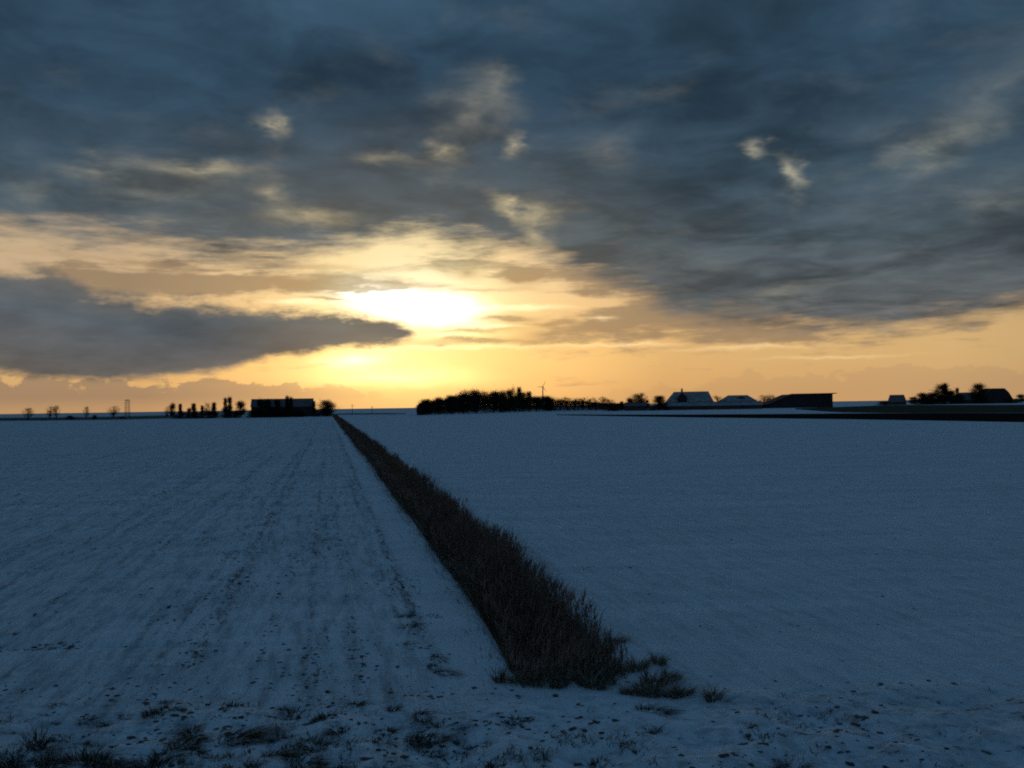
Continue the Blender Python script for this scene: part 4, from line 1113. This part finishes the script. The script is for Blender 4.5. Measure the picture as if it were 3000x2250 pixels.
# clods of soil
OCT = np.array([(1,0,0),(0,1,0),(-1,0,0),(0,-1,0),(0,0,0.8),(0,0,-0.5),(0.75,0.75,0.35),(-0.75,0.75,0.3),(-0.75,-0.75,0.35),(0.75,-0.75,0.3)], float)
OF = np.array([(0,6,4),(6,1,4),(1,7,4),(7,2,4),(2,8,4),(8,3,4),(3,9,4),(9,0,4),(0,1,6),(1,2,7),(2,3,8),(3,0,9)])
def clods(name, X, Y, size, stretch, label):
    n = len(X); a = rng.random(n)*6.283
    P_ = OCT[None]*(1 + rng.normal(0, 0.22, (n, len(OCT), 3)))
    size = size*0.62*(0.55 + 0.9*rng.random(n)); stretch = 1 + (stretch - 1)*0.5
    P_ = P_*np.stack([size*stretch, size, size*0.62], -1)[:, None, :]
    ca, sa = np.cos(a)[:, None], np.sin(a)[:, None]
    V = np.stack([P_[..., 0]*ca - P_[..., 1]*sa + X[:, None], P_[..., 0]*sa + P_[..., 1]*ca + Y[:, None], P_[..., 2] + height(X, Y)[:, None]], -1).reshape(-1, 3)
    F = (np.arange(n)[:, None, None]*len(OCT) + OF[None]).reshape(-1, 3)
    return tag(obj(name, make_mesh(name, V, F, M['clod'])), label, 'soil clods', kind='stuff')
# left field: clods lie in the drilled rows
n = 44000
u = 10.5 + 70*rng.random(n)**1.5; v = -24 + 25.2*rng.random(n)
row = np.round(v/0.33)*0.33 + rng.normal(0, 0.05, n)
dens = sstep(fbm(row*0.55 + 9, u*0.10, 3), 0.42, 0.70)*sstep(fbm(row*2.0, u*0.55 + 31, 3), 0.45, 0.66)
trk = np.exp(-((row - 1.43)/0.12)**2)*1.0 + np.exp(-((row + 2.0)/0.16)**2)*0.9*(fbm(u*0.3, u*0) > 0.42) + np.exp(-((row + 0.3)/0.10)**2)*0.35 + np.exp(-((row + 3.6)/0.15)**2)*0.35
keep = rng.random(n) < np.clip(0.50*dens + 0.35*trk, 0, 1)*sstep(u, 10.5, 13)
u, row = u[keep], row[keep]; x, y = uv2xy(u, row); sel = y > 11.8; x, y, u = x[sel], y[sel], u[sel]
sz = (0.010 + 0.030*rng.random(len(x))**2.2)*(1 + 0.012*u)
clods('soil_clods', x, y, sz, 1.0 + 1.1*rng.random(len(x)), 'dark clods and stubble poking through the snow of the left field')
# wheel tracks that converge with the ditch
tx, ty, tsz = [], [], []
for v0, n, u1, wd_ in ((1.42, 1500, 130, 0.13), (1.18, 500, 70, 0.10), (-1.95, 1300, 110, 0.15), (-2.45, 700, 70, 0.14), (-0.35, 500, 60, 0.10), (0.25, 400, 45, 0.10), (-4.3, 700, 60, 0.2), (-6.6, 700, 60, 0.25)):
    u = 12.0 + (u1 - 12)*rng.random(n)**1.6
    k = rng.random(n) < sstep(fbm(u*0.45 + v0*7, u*0 + v0, 3), 0.40, 0.62)
    u = u[k]; x, y = uv2xy(u, v0 + rng.normal(0, wd_, len(u)) + 0.12*np.sin(u*0.11 + v0))
    tx.append(x); ty.append(y); tsz.append((0.010 + 0.024*rng.random(len(u))**2)*(1 + 0.012*u))
x, y, tsz = np.concatenate(tx), np.concatenate(ty), np.concatenate(tsz)
clods('track_clods', x, y, tsz, 1.0 + 1.0*rng.random(len(x)), 'dark lumps lining the wheel tracks of the left field')
# right field: sparse flecks
n = 16000
u = 11 + 60*rng.random(n)**1.4; v = 4.3 + 30*rng.random(n)
x, y = uv2xy(u, v); d_ = sstep(fbm(x*0.6, y*0.7 + 7, 3), 0.45, 0.72)
keep = (rng.random(n) < 0.05 + 0.42*d_)&(y > 10.8); x, y, u = x[keep], y[keep], u[keep]
clods('soil_flecks', x, y, (0.007 + 0.022*rng.random(len(x))**2.4)*(1 + 0.010*u), 1.2 + 1.3*rng.random(len(x)), 'sparse dark soil flecks in the snow of the right field')
# verge and headland line
X, Y = scatter_px(8000, -400, 3400, 1990, 2300)
k = rng.random(len(X)) < (0.10 + 0.75*sstep(fbm(X*1.3 + 4, Y*1.5, 3), 0.44, 0.78))*(1 - 0.5*sstep(X, 0.5, 3.0)); X, Y = X[k], Y[k]
xh = rng.uniform(-8.6, -3.1, 420); xh = xh[rng.random(420) < sstep(fbm(xh*1.1, xh*0 + 5, 3), 0.40, 0.62)]; yh = 13.72 - 0.10*np.sin(xh*1.3) + rng.normal(0, 0.11, len(xh))
xt, yt = scatter_px(70, 1135, 1225, 1690, 1740)
X = np.concatenate([X, xh, xt]); Y = np.concatenate([Y, yh, yt])
clods('verge_clods', X, Y, 0.010 + 0.042*rng.random(len(X))**3.0, 1.2 + 1.4*rng.random(len(X)), 'dark lumps of earth showing through the foreground snow')
